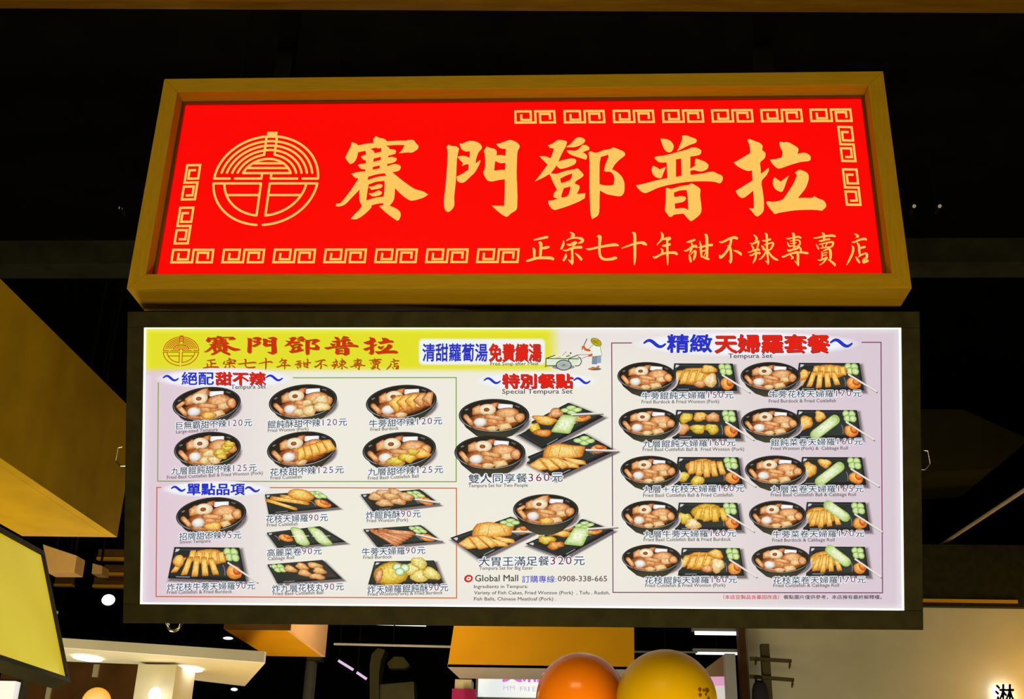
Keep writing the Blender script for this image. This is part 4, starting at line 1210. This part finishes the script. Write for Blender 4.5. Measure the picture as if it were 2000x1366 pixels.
# faint steel beam behind the sign and thin black slats of the open ceiling
zb = atY(100, 515, 6.0).z
zt = atY(100, 470, 6.0).z
struct(MB().box(-8.9, 8.9, 6.0, 6.2, zb, zt).build('trim_1', M['beam']))
p = atX(1800, 1090, 2.6); q = atX(2000, 958, 2.6)
rail = thing('ceiling_rail', 'thin pale metal rail slanting in the dark right of the menu board', 'rail', tuple(p))
b = MB(); d = (q-p)
b.tube([p-d*.25, q+d*.6], .012, 8).build('rail', surf('pale_rail', (0.45, 0.36, 0.22), 0.4, 0.4, vary=0.1), rail)
duct = thing('air_duct', 'dark olive air duct faintly visible right of the menu board', 'duct', tuple(atY(1890, 930, 7.5)))
c0, c1, c2, c3 = (1802, 806), (1905, 800), (2002, 860), (1935, 905)
MB().prism([atY(x, y, 7.5) for x, y in ((1790, 925), (1940, 915), (2010, 858), (1880, 800), (1800, 800))], (0, .7, 0)).build('duct_body', surf('duct_paint', (0.024, 0.020, 0.004), 0.9, 0.1), duct)

# ochre bulkhead of the neighbouring stall, running away along the left
ZB = EYE[2]+1.1
e0, e1 = atZ(0, 908, ZB), atZ(245, 1050, ZB)
bx1 = (e0.x+e1.x)/2
yend = e1.y
fl = atZ(78, 1057, ZB)
ztop = max(atX(0, 560, bx1).z, atX(240, 770, bx1).z)
ztop = (atX(0, 560, bx1).z+atX(240, 770, bx1).z)/2
bulk = thing('bulkhead', 'deep ochre bulkhead running back along the left side above the yellow lightbox', 'bulkhead', (bx1, yend, ZB))
w = bx1-fl.x
MB().prism([(bx1, 1.2, ZB), (bx1, 1.2, ztop), (bx1, yend, ztop), (bx1, yend, ZB)], (-.04, 0, 0)).build('side_panel', M['ochre'], bulk)
MB().box(bx1-w, bx1-.041, 1.2, yend, ZB, ZB+.04).build('soffit', M['ochre'], bulk)
MB().box(bx1-w-.04, bx1-w, 1.2, yend, ZB, ztop).build('rear_panel', M['ochre'], bulk)

# yellow lightbox hanging below the bulkhead, seen at a slant
YB = 2.75
tr_, br_ = atY(80, 1085, YB), atY(128, 1325, YB)
tl_ = Vector((tr_.x, 1.55, tr_.z)); bl_ = Vector((br_.x, 1.55, br_.z))
lb = thing('lightbox', 'glowing yellow lightbox in a black frame at the left edge', 'lightbox', tuple(br_))
nrm = (br_-tr_).cross(Vector((0, 1, 0))).normalized()
if nrm.x < 0: nrm = -nrm
pm = bpy.data.materials.new('yellow_lit_panel'); pm.use_nodes = True
nt = pm.node_tree; pb = nt.nodes['Principled BSDF']; pb.inputs['Base Color'].default_value = (.1, .08, .002, 1)
nz = nt.nodes.new('ShaderNodeTexNoise'); nz.inputs['Scale'].default_value = 2.2
rpn = nt.nodes.new('ShaderNodeValToRGB')
rpn.color_ramp.elements[0].position, rpn.color_ramp.elements[1].position = .35, .65
rpn.color_ramp.elements[0].color = lin((192, 166, 8))+(1,); rpn.color_ramp.elements[1].color = lin((208, 190, 40))+(1,)
tcn = nt.nodes.new('ShaderNodeTexCoord'); nt.links.new(tcn.outputs['Object'], nz.inputs['Vector'])
nt.links.new(nz.outputs['Fac'], rpn.inputs[0]); nt.links.new(rpn.outputs[0], pb.inputs['Emission Color']); pb.inputs['Emission Strength'].default_value = .95
M['yellow_lit'] = pm
thick = Vector((-nrm.x, 0, -nrm.z))*.03
MB().prism([tl_, tr_, br_, bl_], thick).build('lit_panel', M['yellow_lit'], lb)
up_ = (tr_-br_).normalized(); fr = .012
b = MB()
front = nrm*.006
for a0_, a1_ in ((tr_, tr_+up_*fr), (br_-up_*fr, br_)):
    b.prism([Vector((a0_.x, 1.5, a0_.z))+front, Vector((a0_.x, YB+fr, a0_.z))+front, Vector((a1_.x, YB+fr, a1_.z))+front, Vector((a1_.x, 1.5, a1_.z))+front], thick*1.4)
b.prism([Vector((tr_.x, YB, tr_.z))+front, Vector((tr_.x, YB+fr, tr_.z))+front, Vector((br_.x, YB+fr, br_.z))+front, Vector((br_.x, YB, br_.z))+front], thick*1.4)
b.build('frame', M['black_metal'], lb)
for y in (1.6, 1.75):
    MB().tube([Vector((tr_.x, y, tr_.z+.03))-nrm*.02, Vector((tr_.x-.02, y, ZB+.001))], .006, 8).build('hanger', M['black_metal'], lb)

# small boards and slats seen between lightbox and menu board
Yt = 6.2
t = thing('hanging_board', 'tan hanging board with a slanted top beside the yellow lightbox', 'board', tuple(atY(118, 1118, Yt)))
flat_prism([(84, 1064), (150, 1086), (145, 1119), (92, 1119)], Yt, .12).build('board', M['tan'], t)
b = MB()
for x in (100, 138): b.tube([atY(x, 1080, Yt)+Vector((0, .06, 0)), Vector((atY(x, 1080, Yt).x, Yt+.06, 6.4))], .008, 6)
b.build('hanger', M['black'], t)
t = thing('hanging_board', 'smallest tan board, beside the slats left of the menu board', 'board', tuple(atY(190, 1121, 7.5)))
flat_prism([(181, 1101), (200, 1106), (199, 1122), (179, 1121)], 7.5, .12).build('board', M['tan'], t)
b = MB(); pq = atY(190, 1104, 7.5); b.tube([pq+Vector((0, .06, -.02)), Vector((pq.x, 7.56, 6.4))], .008, 6).build('hanger', M['black'], t)
YS = 8.0
for (x0, y0, x1, y1), lab in (((188, 1089, 262, 1093.5), 'thin brown slat left of the menu board, topmost of four'), ((200, 1119, 262, 1123.5), 'thin brown slat left of the menu board, level with the smallest tan board'),
                              ((180, 1143, 262, 1147.5), 'thin brown slat left of the menu board, above the round white lamp'), ((104, 1141, 141, 1145), 'short brown slat beside the yellow lightbox under the tan hanging board')):
    YS += .12
    p, q = atY(x0, y1, YS), atY(x1, y0, YS)
    t = thing('ceiling_batten', lab, 'batten', tuple(p), 'brown ceiling battens')
    MB().box(p.x, q.x, YS, YS+.05, p.z, q.z).build('strip', M['orange_board'], t)
    MB().box(p.x, q.x, YS+.01, YS+.04, q.z+.001, q.z+.06).build('backing', M['brown'], t)
    b = MB(); b.tube([((p.x+q.x)/2, YS+.025, q.z+.055), ((p.x+q.x)/2, YS+.025, 6.4)], .008, 6).build('hanger', M['black'], t)


def lamp(px, py, Y, rx, ry, mat, label, name='ceiling_lamp', group=None):
    c = atY(px, py, Y)
    k = (c-Vector(EYE)).length/FPX
    t = thing(name, label, 'lamp', tuple(c), group)
    b = MB(); n = 20
    b.prism([c+Vector((rx*k*math.cos(2*math.pi*i/n), 0, ry*k*math.sin(2*math.pi*i/n))) for i in range(n)], (0, .05, 0))
    b.build('lens', mat, t)
    r = MB()
    r.prism([c+Vector((rx*1.12*k*math.cos(2*math.pi*i/n), .012, ry*1.12*k*math.sin(2*math.pi*i/n))) for i in range(n)], (0, .09, 0)).build('housing', M['black_metal'], t)
    MB().tube([c+Vector((0, .07, 0)), Vector((c.x, Y+.07, 6.4))], .012, 6).build('stem', M['black'], t)
    return t


lamp(211, 1172, 9.0, 11.5, 9.5, M['lamp_white'], 'round white lamp glowing in the dark left of the menu board')
lamp(235, 406, 7.2, 3, 3.5, M['lamp_dim'], 'tiny dim lamp in the dark left of the red sign', group='dim ceiling lamps')
lamp(1786, 402, 7.2, 3, 3, M['lamp_dim'], 'tiny dim lamp nearest the right edge of the red sign', group='dim ceiling lamps')
lamp(1836, 402, 7.2, 3, 3, M['lamp_dim'], 'tiny dim lamp farther right of the red sign', group='dim ceiling lamps')
lamp(109, 1197, 9.0, 3.5, 3.5, M['lamp_dim'], 'tiny yellow lamp beside the yellow lightbox', group='dim ceiling lamps')
lamp(445, 1247, 8.5, 9, 2.4, M['tube'], 'short white light above the end of the white canopy', 'strip_lamp')
lamp(457, 1347, 8.5, 6, 2.6, M['tube'], 'short white light below the end of the white canopy', 'strip_lamp')

# white canopy of the stall beyond, with two downlights
ZC = EYE[2]+.78
A_ = [atZ(x, y, ZC) for x, y in ((60, 1262), (518, 1296), (478, 1341), (352, 1326), (290, 1299), (60, 1290))]
cz = thing('canopy', 'pale canopy with two round downlights at the lower left', 'canopy', tuple(A_[0]))
MB().prism(A_, (0, 0, .03)).build('soffit', M['cream'], cz)
b = MB()
nz1, nz2 = A_[0], A_[1]
b.prism([nz1, nz2, nz2+Vector((0, 0, .052)), nz1+Vector((0, 0, .04))], (0, -.03, 0)).build('front_edge', M['white'], cz)
for x, y in ((171, 1286), (370, 1307)):
    c = atZ(x, y, ZC-.004)
    d = MB(); n = 18
    d.prism([c+Vector((.062*math.cos(2*math.pi*i/n), .10*math.sin(2*math.pi*i/n), -.004)) for i in range(n)], (0, 0, .006)).build('downlight', M['lamp_white'], cz)

Yc = atZ(300, 1300, ZC).y-.12
p = atY(270, 1300, Yc); q = atY(345, 1300, Yc)
zc = A_[3].z-.002
col = thing('column', 'cream column standing under the white canopy', 'column', (p.x, Yc, 0))
MB().box(p.x, q.x, Yc, Yc+.3, 0, ZC-.012).build('shaft', M['cream'], col)
c = atY(310, 1356, Yc-.02)
wl = thing('sconce', 'soft white lamp glowing on the cream column', 'lamp', tuple(c))
b = MB()
b.tube([c+Vector((0, -.05, .036*math.cos(math.pi*i/8)-.01)) for i in range(9)], [max(.03*math.sin(math.pi*i/8), .003) for i in range(9)], 14).build('shade', M['lamp_white'], wl)
MB().box(c.x-.02, c.x+.02, Yc-.05, Yc, c.z-.06, c.z-.04).build('bracket', M['white'], wl)
pw, qw = atY(120, 1300, 7.6), atY(272, 1300, 7.6)
bw = thing('partition', 'brown partition under the white canopy left of the cream column', 'partition', (pw.x, 7.6, 0))
MB().box(pw.x-.4, qw.x, 7.6, 7.7, 0, pw.z+.1).build('panel', M['brown'], bw)
for (x0, y0, x1, y1), lab in (((179, 1298, 194, 1323), 'small cream notice on the brown partition, under the left downlight'), ((86, 1343, 100, 1372), 'small cream notice on the brown partition, under the yellow lightbox')):
    p, q = atY(x0, y1, 7.58), atY(x1, y0, 7.58)
    t = thing('notice', lab, 'notice', tuple(p))
    MB().box(p.x, q.x, 7.58, 7.598, p.z, q.z).build('sheet', M['cream'], t)
c = atY(188, 1372, 7.2)
ol = thing('pendant_lamp', 'orange globe lamp glowing at the bottom under the white canopy', 'lamp', tuple(c))
b = MB(); n = 14
rr = .088
b.tube([c+Vector((0, 0, rr*math.cos(math.pi*i/12))) for i in range(13)], [max(rr*math.sin(math.pi*i/12), .004) for i in range(13)], 20).build('globe', M['lamp_orange'], ol, smooth=True)
MB().tube([c+Vector((0, 0, rr-.01)), Vector((c.x, 7.2, ZC+.0))], .004, 6).build('cord', M['black'], ol)
p, q = atY(-30, 1380, 5.0), atY(31, 1331, 5.0)
t = thing('glowing_sign', 'bluish white lit panel in the bottom left corner', 'panel', tuple(p))
MB().box(p.x, q.x, 5.0, 5.05, p.z-.9, q.z).build('face', lamp_mat('bluish_panel', lin((186, 196, 214)), .8), t)
MB().box(p.x-.02, q.x+.012, 5.051, 5.1, 0, q.z+.012).build('frame', M['black_metal'], t)

# bright metal bend under the menu board, beside its left end
c = atY(341, 1216, 4.3); k = 4.3/FPX*1.05
b = MB()
b.tube([c+Vector((x*k, 0, -y*k)) for x, y in ((13, -16), (13.5, 2), (10, 11), (3, 15.5), (-5, 15), (-11, 9), (-13, 0), (-13.5, -16))], 3.0*k, 10)
t = thing('metal_bend', 'bright U shaped metal pipe bend under the left end of the menu board', 'pipe', tuple(c))
b.build('pipe', M['chrome'], t, smooth=True)
MB().box(c.x-30*k, c.x+20*k, 4.28, 4.32, c.z+15*k, c.z+22*k).build('carrier', M['black'], t)
b = MB(); b.tube([Vector((c.x-25*k, 4.3, c.z+20*k)), Vector((c.x-25*k, 4.3, 6.4))], .008, 6).build('hanger', M['black'], t)

# orange hanging box with a lit peach side, and the long orange box
ZX = EYE[2]+.95
A = atZ(438, 1230, ZX); B = atZ(557, 1230, ZX); Cc = atZ(642, 1284, ZX)
y0_, y1_ = (A.y+B.y)/2, Cc.y
x1_ = (B.x+Cc.x)/2
hb = thing('hanging_box', 'orange hanging box with a bright peach side below the menu board', 'box', (A.x, y0_, ZX))
zt = ZX+.5
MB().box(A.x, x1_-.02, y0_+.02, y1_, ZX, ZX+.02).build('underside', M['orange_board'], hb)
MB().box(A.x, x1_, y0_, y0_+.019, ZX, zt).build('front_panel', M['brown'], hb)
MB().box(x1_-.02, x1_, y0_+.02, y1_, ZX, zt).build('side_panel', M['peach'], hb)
b = MB(); b.tube([((A.x+x1_)/2, (y0_+y1_)/2, ZX+.01), ((A.x+x1_)/2, (y0_+y1_)/2, 6.4)], .015, 6).build('hanger', M['black'], hb)

YL = 6.6
q = [atY(893, 1180, YL), atY(1238, 1180, YL), atY(1239, 1308.5, YL), atY(874, 1303.5, YL)]
zl = (q[2].z+q[3].z)/2
sb = thing('long_box', 'long plain orange hanging box with a white lower lip behind the balloons', 'box', (q[3].x, YL, zl))
MB().prism([q[0], q[1], Vector((q[2].x, YL, q[2].z)), q[3]], (0, .03, 0)).build('front_panel', M['orange_board'], sb)
dz = .018
MB().prism([q[3]+Vector((0, 0, .0)), q[2], q[2]+Vector((0, .34, -dz)), q[3]+Vector((.04, .34, -dz))], (0, 0, .015)).build('lower_lip', M['white'], sb)
b = MB()
for s in (.25, .75):
    c = q[0].lerp(q[1], s); b.tube([c+Vector((0, .02, -.05)), Vector((c.x, YL+.02, 6.4))], .012, 6)
b.build('hanger', M['black'], sb)

# pink and white shop sign behind the long box
YM = 7.3
p, q = atY(933, 1362, YM), atY(1222, 1368, YM)
zt = atY(933, 1285, YM).z
ps = thing('lit_sign', 'white lit shop sign with pink characters below the long orange box', 'sign', (p.x, YM, p.z))
MB().box(p.x, q.x, YM, YM+.06, p.z, zt).build('panel', lamp_mat('cool_white_panel', lin((206, 220, 224)), .95), ps)
MB().box(p.x-.014, p.x-.001, YM-.01, YM+.07, p.z-.012, zt).build('frame', M['grey'], ps)
MB().box(p.x-.014, q.x, YM-.01, YM+.07, p.z-.012, p.z-.001).build('frame', M['grey'], ps)
SP = Panel((0, YM-.004, 0), (1, 0, 0), (0, 0, 1))
pe = bpy.data.objects.new('lettering_base', None); COL.objects.link(pe); pe.parent = ps
pe.matrix_local = Matrix.Translation(-Vector(ps.location)) @ SP.matrix


def sign_text(ink, name, mat=None):
    o = ink.build(name, SP, ps, mat=mat)
    o.matrix_local = Matrix.Translation(-Vector(ps.location)) @ SP.matrix
    return o


ink = Ink()
for k_, c in enumerate('美滿'):
    ink = Ink(); ink.glyphs(c, 980+k_*40, 1328.5, 40, 44, (222, 110, 206), 0, off=.034, slope=.01); sign_text(ink, 'pink_letter')
for w_, a_, b_ in (('MM', 982, 1007), ('FRIE', 1015, 1047)):
    for k_, c in enumerate(w_):
        ink = Ink(); english(c, a_+(b_-a_)*(k_+.1)/len(w_), a_+(b_-a_)*(k_+.85)/len(w_) if c != 'I' else a_+(b_-a_)*(k_+.4)/len(w_), 1346+(a_-982)*.05, 1346.3+(a_-982)*.05, 13, (206, 192, 208), ink=ink); sign_text(ink, 'pale_letter')
bpy.data.objects.remove(pe)

p, q = atY(882, 1372, 7.0), atY(928, 1346.5, 7.0)
t = thing('display_box', 'small magenta and beige box stack left of the pink lettered sign', 'box', (p.x, 7.0, 0))
MB().box(p.x, q.x, 7.0, 7.2, 0, q.z).build('body', surf('magenta_board', (0.42, 0.015, 0.14), .6, .2), t)
p2, q2 = atY(888, 1347, 7.02), atY(921, 1328, 7.02)
MB().box(p2.x, q2.x, 7.02, 7.18, q.z, q2.z).build('lid', M['cream'], t)

# pipes, tubes and light strips between the boxes
Yp = 7.6
for (x0, y0, x1, y1, r), mat, lab in (((652, 1258.5, 885, 1264, .008), M['white'], 'thin white pipe running to the left end of the long orange box'),
                                      ((1236, 1273.5, 1362, 1274.5, .007), M['grey'], 'thin grey pipe right of the long orange box')):
    p, q = atY(x0, y0, Yp), atY(x1, y1, Yp)
    t = thing('pipe', lab, 'pipe', tuple(p))
    MB().tube([p, q], r, 8).build('pipe_run', mat, t)
    b = MB(); m = p.lerp(q, .5); b.tube([m, Vector((m.x, m.y, 6.4))], .005, 6).build('hanger', M['black'], t)
for (x0, y0, x1, y1, r), lab, Yp in (((718, 1218.5, 832, 1221.5, .0095), 'bluish white tube light just under the middle of the menu board', 7.75),
                                 ((1357, 1237, 1442, 1238, .0125), 'white tube light under the menu board, upper of the right pair', 7.9),
                                 ((1359, 1276.5, 1443, 1277.5, .0085), 'white tube light beside the grey column, lower of the right pair', 8.05)):
    p, q = atY(x0, y0, Yp), atY(x1, y1, Yp)
    t = thing('tube_light', lab, 'lamp', tuple(p), 'white tube lights')
    MB().tube([p, q], r, 10).build('tube', M['tube'], t)
    MB().box(p.x-.02, q.x+.02, Yp-.005, Yp+.05, max(p.z, q.z)+r, max(p.z, q.z)+r+.022).build('holder', M['grey'], t)
    b = MB(); m = p.lerp(q, .5); b.tube([m+Vector((0, .02, r)), Vector((m.x, m.y+.02, 6.4))], .006, 6).build('hanger', M['black'], t)
for (x0, y0, x1, y1), lab in (((661, 1291, 690, 1309), 'violet light streak right of the peach sided box, upper one'), ((697, 1314, 716, 1327), 'violet light streak right of the peach sided box, lower one')):
    p, q = atY(x0, y0, 7.9), atY(x1, y1, 7.9)
    t = thing('strip_light', lab, 'lamp', tuple(p), 'violet strip lights')
    MB().tube([p, q], .009, 8).build('strip', M['lamp_violet'], t)
    b = MB(); b.tube([p+Vector((0, .02, 0)), Vector((p.x, 7.92, 6.4))], .006, 6).build('hanger', M['black'], t)
p = atY(612, 1292, 7.0); q = atY(628, 1292, 7.0)
t = thing('post', 'grey metal post below the peach sided box', 'post', ((p.x+q.x)/2, 7.0, 0))
MB().tube([(p.x-.01, 7.0, 0), (p.x-.01, 7.0, p.z)], .035, 14).build('shaft', surf('brushed_post', (.22, .22, .20), .35, .5, .6), t, smooth=True)
p, q = atY(596, 1292, 7.0), atY(640, 1286, 7.0)
MB().box(p.x+.02, q.x-.03, 6.95, 7.05, p.z, q.z).build('cap', M['black_metal'], t)

# dim green stall front far behind, between the post and the long box
st = thing('market_stall', 'dim olive stall front with an arched top far behind the violet lights', 'stall', tuple(atY(740, 1366, 9.0)))
arch = [(722, 1380), (722, 1300), (726, 1278), (738, 1266), (752, 1270), (744, 1290), (740, 1316), (740, 1380)]
flat_prism(arch, 9.0, .2).build('arch', surf('olive_dim', (.10, .09, .03), .7, .2), st)
flat_prism([(741, 1338), (808, 1332), (810, 1380), (741, 1380)], 9.05, .2).build('counter', surf('olive_dim_light', (.16, .14, .07), .7, .2), st)
flat_prism([(756, 1296), (770, 1283), (788, 1284), (800, 1300), (790, 1306), (760, 1306)], 9.02, .1).build('sign_plate', surf('olive_dim_plate', (.11, .10, .02), .7, .2), st)
MB().box(atY(742, 1330, 9.2).x, atY(806, 1330, 9.2).x, 9.25, 9.3, 0, atY(742, 1338, 9.2).z).build('rear_panel', M['black'], st)

# grey column with a white and pink sign, right of the balloons
Yg = 6.4
p, q = atY(1416, 1282, Yg), atY(1436, 1282, Yg)
t = thing('column', 'narrow grey column under the lower tube light', 'column', (p.x, Yg, 0))
MB().box(p.x, q.x, Yg, Yg+.08, 0, atY(1416, 1277, Yg).z).build('shaft', M['grey'], t)
t = thing('stall_sign', 'white stall sign with a pink band behind the yellow balloon', 'sign', tuple(atY(1372, 1366, 6.5)))
flat_prism([(1360, 1323), (1417, 1322), (1417, 1340), (1360, 1340)], 6.55, .05).build('pink_band', surf('pink_band', (.80, .38, .66), .6, .2, emit=lin((226, 170, 214)), estr=.62), t)
flat_prism([(1360, 1340.2), (1417, 1340.2), (1417, 1385), (1360, 1385)], 6.55, .05).build('white_face', surf('white_face', (.75, .75, .78), .6, .2, emit=lin((205, 205, 212)), estr=.72), t)
flat_prism([(1372, 1311), (1413, 1280), (1417, 1281), (1417, 1321.5), (1366, 1322.5)], 6.55, .05).build('gable', surf('mauve_gable', (.36, .25, .19), .7, .2), t)
MB().box(atY(1366, 1366, 6.6).x, atY(1417, 1366, 6.6).x, 6.61, 6.66, 0, atY(1366, 1330, 6.6).z).build('back_panel', M['black_metal'], t)

# cream stall wall on the right, with its dark beam, edge post and rack
Yw = 7.8
wl_, wr_ = atY(1456, 1200, Yw).x, atY(2060, 1200, Yw).x
zw = atY(1850, 1188, Yw).z
struct(MB().box(wl_, wr_+1.2, Yw, Yw+.12, 0, zw).build('wall_front', M['cream']))
t = thing('stall_beam', 'dark beam with an orange edge line above the cream wall', 'beam', (wl_, Yw-.06, zw))
zo = atY(1850, 1172, Yw-.05).z; zo2 = atY(1850, 1178, Yw-.05).z
MB().box(wl_, wr_+1.2, Yw-.06, Yw+.12, zw, zw+.42).build('beam', M['black_metal'], t)
MB().box(wl_, atY(1988, 1178, Yw-.07).x, Yw-.075, Yw-.061, zo2, zo).build('edge_line', M['orange_board'], t)
p, q = atY(1443, 1240, Yw-.1), atY(1457, 1240, Yw-.1)
t = thing('post', 'dark brown post at the left end of the cream wall', 'post', (p.x, Yw-.1, 0))
MB().box(p.x, q.x-.004, Yw-.1, Yw+.02, 0, zw+.3).build('shaft', M['brown'], t)

Yk = 7.3
kk = Yk*1.02/FPX
rk = thing('coat_rack', 'dark wooden rack with two hooked arms in front of the cream wall', 'rack', tuple(atY(1497, 1366, Yk)))
mr = surf('rack_wood', (.085, .06, .018), .6, .2, vary=.2)
p, q = atY(1489, 1300, Yk), atY(1505, 1300, Yk)
MB().box(p.x, q.x, Yk, Yk+.06, 0, atY(1497, 1258, Yk).z).build('upright', mr, rk)
for yy0, yy1, x0, x1 in ((1283, 1288, 1465, 1546), (1318, 1325, 1465, 1551)):
    a, b_ = atY(x0, yy0, Yk-.03), atY(x1, yy1, Yk-.03)
    m = MB(); dzv = Vector((0, 0, -6*kk))
    m.prism([a, b_, b_+dzv, a+dzv], (0, .03, 0)).build('arm', mr, rk)
    for hx, hy, ln in ((x0+11, yy0+.5, 15), (x1-4, yy1, 17)):
        c = atY(hx, hy, Yk-.035)
        MB().tube([c, c+Vector((0, 0, -ln*kk*.6)), c+Vector((-2*kk, -.01, -ln*kk))], [2.6*kk, 2.4*kk, 1.4*kk], 10).build('hook', mr, rk)
t = thing('bag', 'dark bag hanging from the lower arm of the rack', 'bag', tuple(atY(1482, 1366, Yk-.1)))
b = MB(); c = atY(1483, 1330, Yk-.08)
b.tube([c+Vector((0, 0, -z*kk)) for z in (0, 6, 16, 40, 70)], [4*kk, 11*kk, 14*kk, 16*kk, 14*kk], 14).build('body', surf('dark_cloth', (.03, .025, .03), .9, .1), t, smooth=True)
MB().tube([c+Vector((-5*kk, 0, -4*kk)), c+Vector((-6*kk, .03, 8*kk)), c+Vector((6*kk, .03, 8*kk)), c+Vector((5*kk, 0, -4*kk))], 1.2*kk, 8).build('strap', M['black_metal'], t)

# backlit character standing off the cream wall, its light washing the plaster behind it
Yr = Yw-.05
RP = Panel((0, Yr, 0), (1, 0, 0), (0, 0, 1))
cc = atY(1962, 1357, Yr)
rs = thing('backlit_character', 'black brush character with a white glow on the cream wall at the right edge', 'sign', matrix=RP.matrix)
ink = Ink(); ink.glyphs('淋', 1942, 1373, 40, 42, (30, 26, 18), 0, off=.02)
lettermat = surf('letter_black', (.012, .010, .008), .6, .2)
ink.build('character', RP, rs, mat=lettermat)
b = MB(); b.tube([(cc.x, -.0, 0), (cc.x, .0, .0)], .001, 4)
uvc = RP.uv([(1962, 1357)])[0]
MB_ = MB().box(uvc[0]-.004, uvc[0]+.004, uvc[1]-.004, uvc[1]+.004, -.049, -.001)
local_obj('spacer', MB_, lettermat, rs)
for dx, dy in ((-.03, .03), (.03, .03), (-.03, -.03), (.03, -.03)):
    point_light('letter_led', (cc.x+dx, Yw-.03, cc.z+dy), .2, (1, .95, .85), .012)

# two balloons on sticks in front of the long orange box
def balloon(px, py, rpx, Y, mat, label):
    c = atY(px, py, Y)
    r = rpx*(c-Vector(EYE)).length/FPX*.985
    t = thing('balloon', label, 'balloon', tuple(c-Vector((0, 0, r*1.25))), 'balloons at the lower edge')
    vs, fs = [], []
    nu, nv = 48, 32
    for j in range(nv+1):
        a = math.pi*j/nv
        z = math.cos(a); w = math.sin(a)
        if z < 0:                                   # the skin draws in towards the knot
            z *= 1.22; w *= 1-.10*(-math.cos(a))**2
        for i in range(nu):
            vs.append(c+Vector((w*r*math.cos(2*math.pi*i/nu), w*r*math.sin(2*math.pi*i/nu), z*r)))
    for j in range(nv):
        for i in range(nu):
            fs.append((j*nu+i, j*nu+(i+1) % nu, (j+1)*nu+(i+1) % nu, (j+1)*nu+i))
    mesh_obj('skin', vs, fs, mat, t, smooth=True)
    b = MB(); k = c-Vector((0, 0, r*1.21))
    b.tube([k, k-Vector((0, 0, .012)), k-Vector((0, 0, .02))], [.006, .009, .013], 12).build('knot', mat, t)
    MB().tube([k-Vector((0, 0, .018)), Vector((k.x, k.y, 0.0))], .003, 8).build('stick', M['white'], t)
    return t, c, r


mo = surf('orange_balloon_skin', (0.62, 0.155, 0.003), 0.2, 0.22, vary=.04)
my = surf('yellow_balloon_skin', (0.46, 0.28, 0.001), 0.35, 0.10, vary=.04)
balloon(1134.5, 1366, 85, 2.62, mo, 'glossy orange balloon at the bottom, left of the yellow balloon')
t, c, r = balloon(1302, 1370, 94, 2.50, my, 'larger yellow balloon with brown spots at the bottom')
mk = surf('brown_ink', (0.13, 0.055, 0.004), 0.5, 0.2, vary=.1)
for x, y, a, b_ in ((1367, 1347.5, 3, 4.5), (1374.5, 1349, 2.2, 3), (1381, 1349, 4, 5), (1367.5, 1358, 2.8, 4.2), (1379, 1357, 2, 3), (1384, 1364, 2.4, 3)):
    vs = []
    for i in range(14):
        d = ray(x+a*math.cos(i*.4488)*(1+.2*math.sin(i*2)), y+b_*math.sin(i*.4488))
        d = d/np.linalg.norm(d); oc = EYE-np.array(c); R_ = r*1.004
        bq = d@oc; cq = oc@oc-R_*R_
        vs.append(EYE+d*(-bq-math.sqrt(max(bq*bq-cq, 0))))
    mesh_obj('printed_spot', vs, [tuple(range(14))], mk, t)
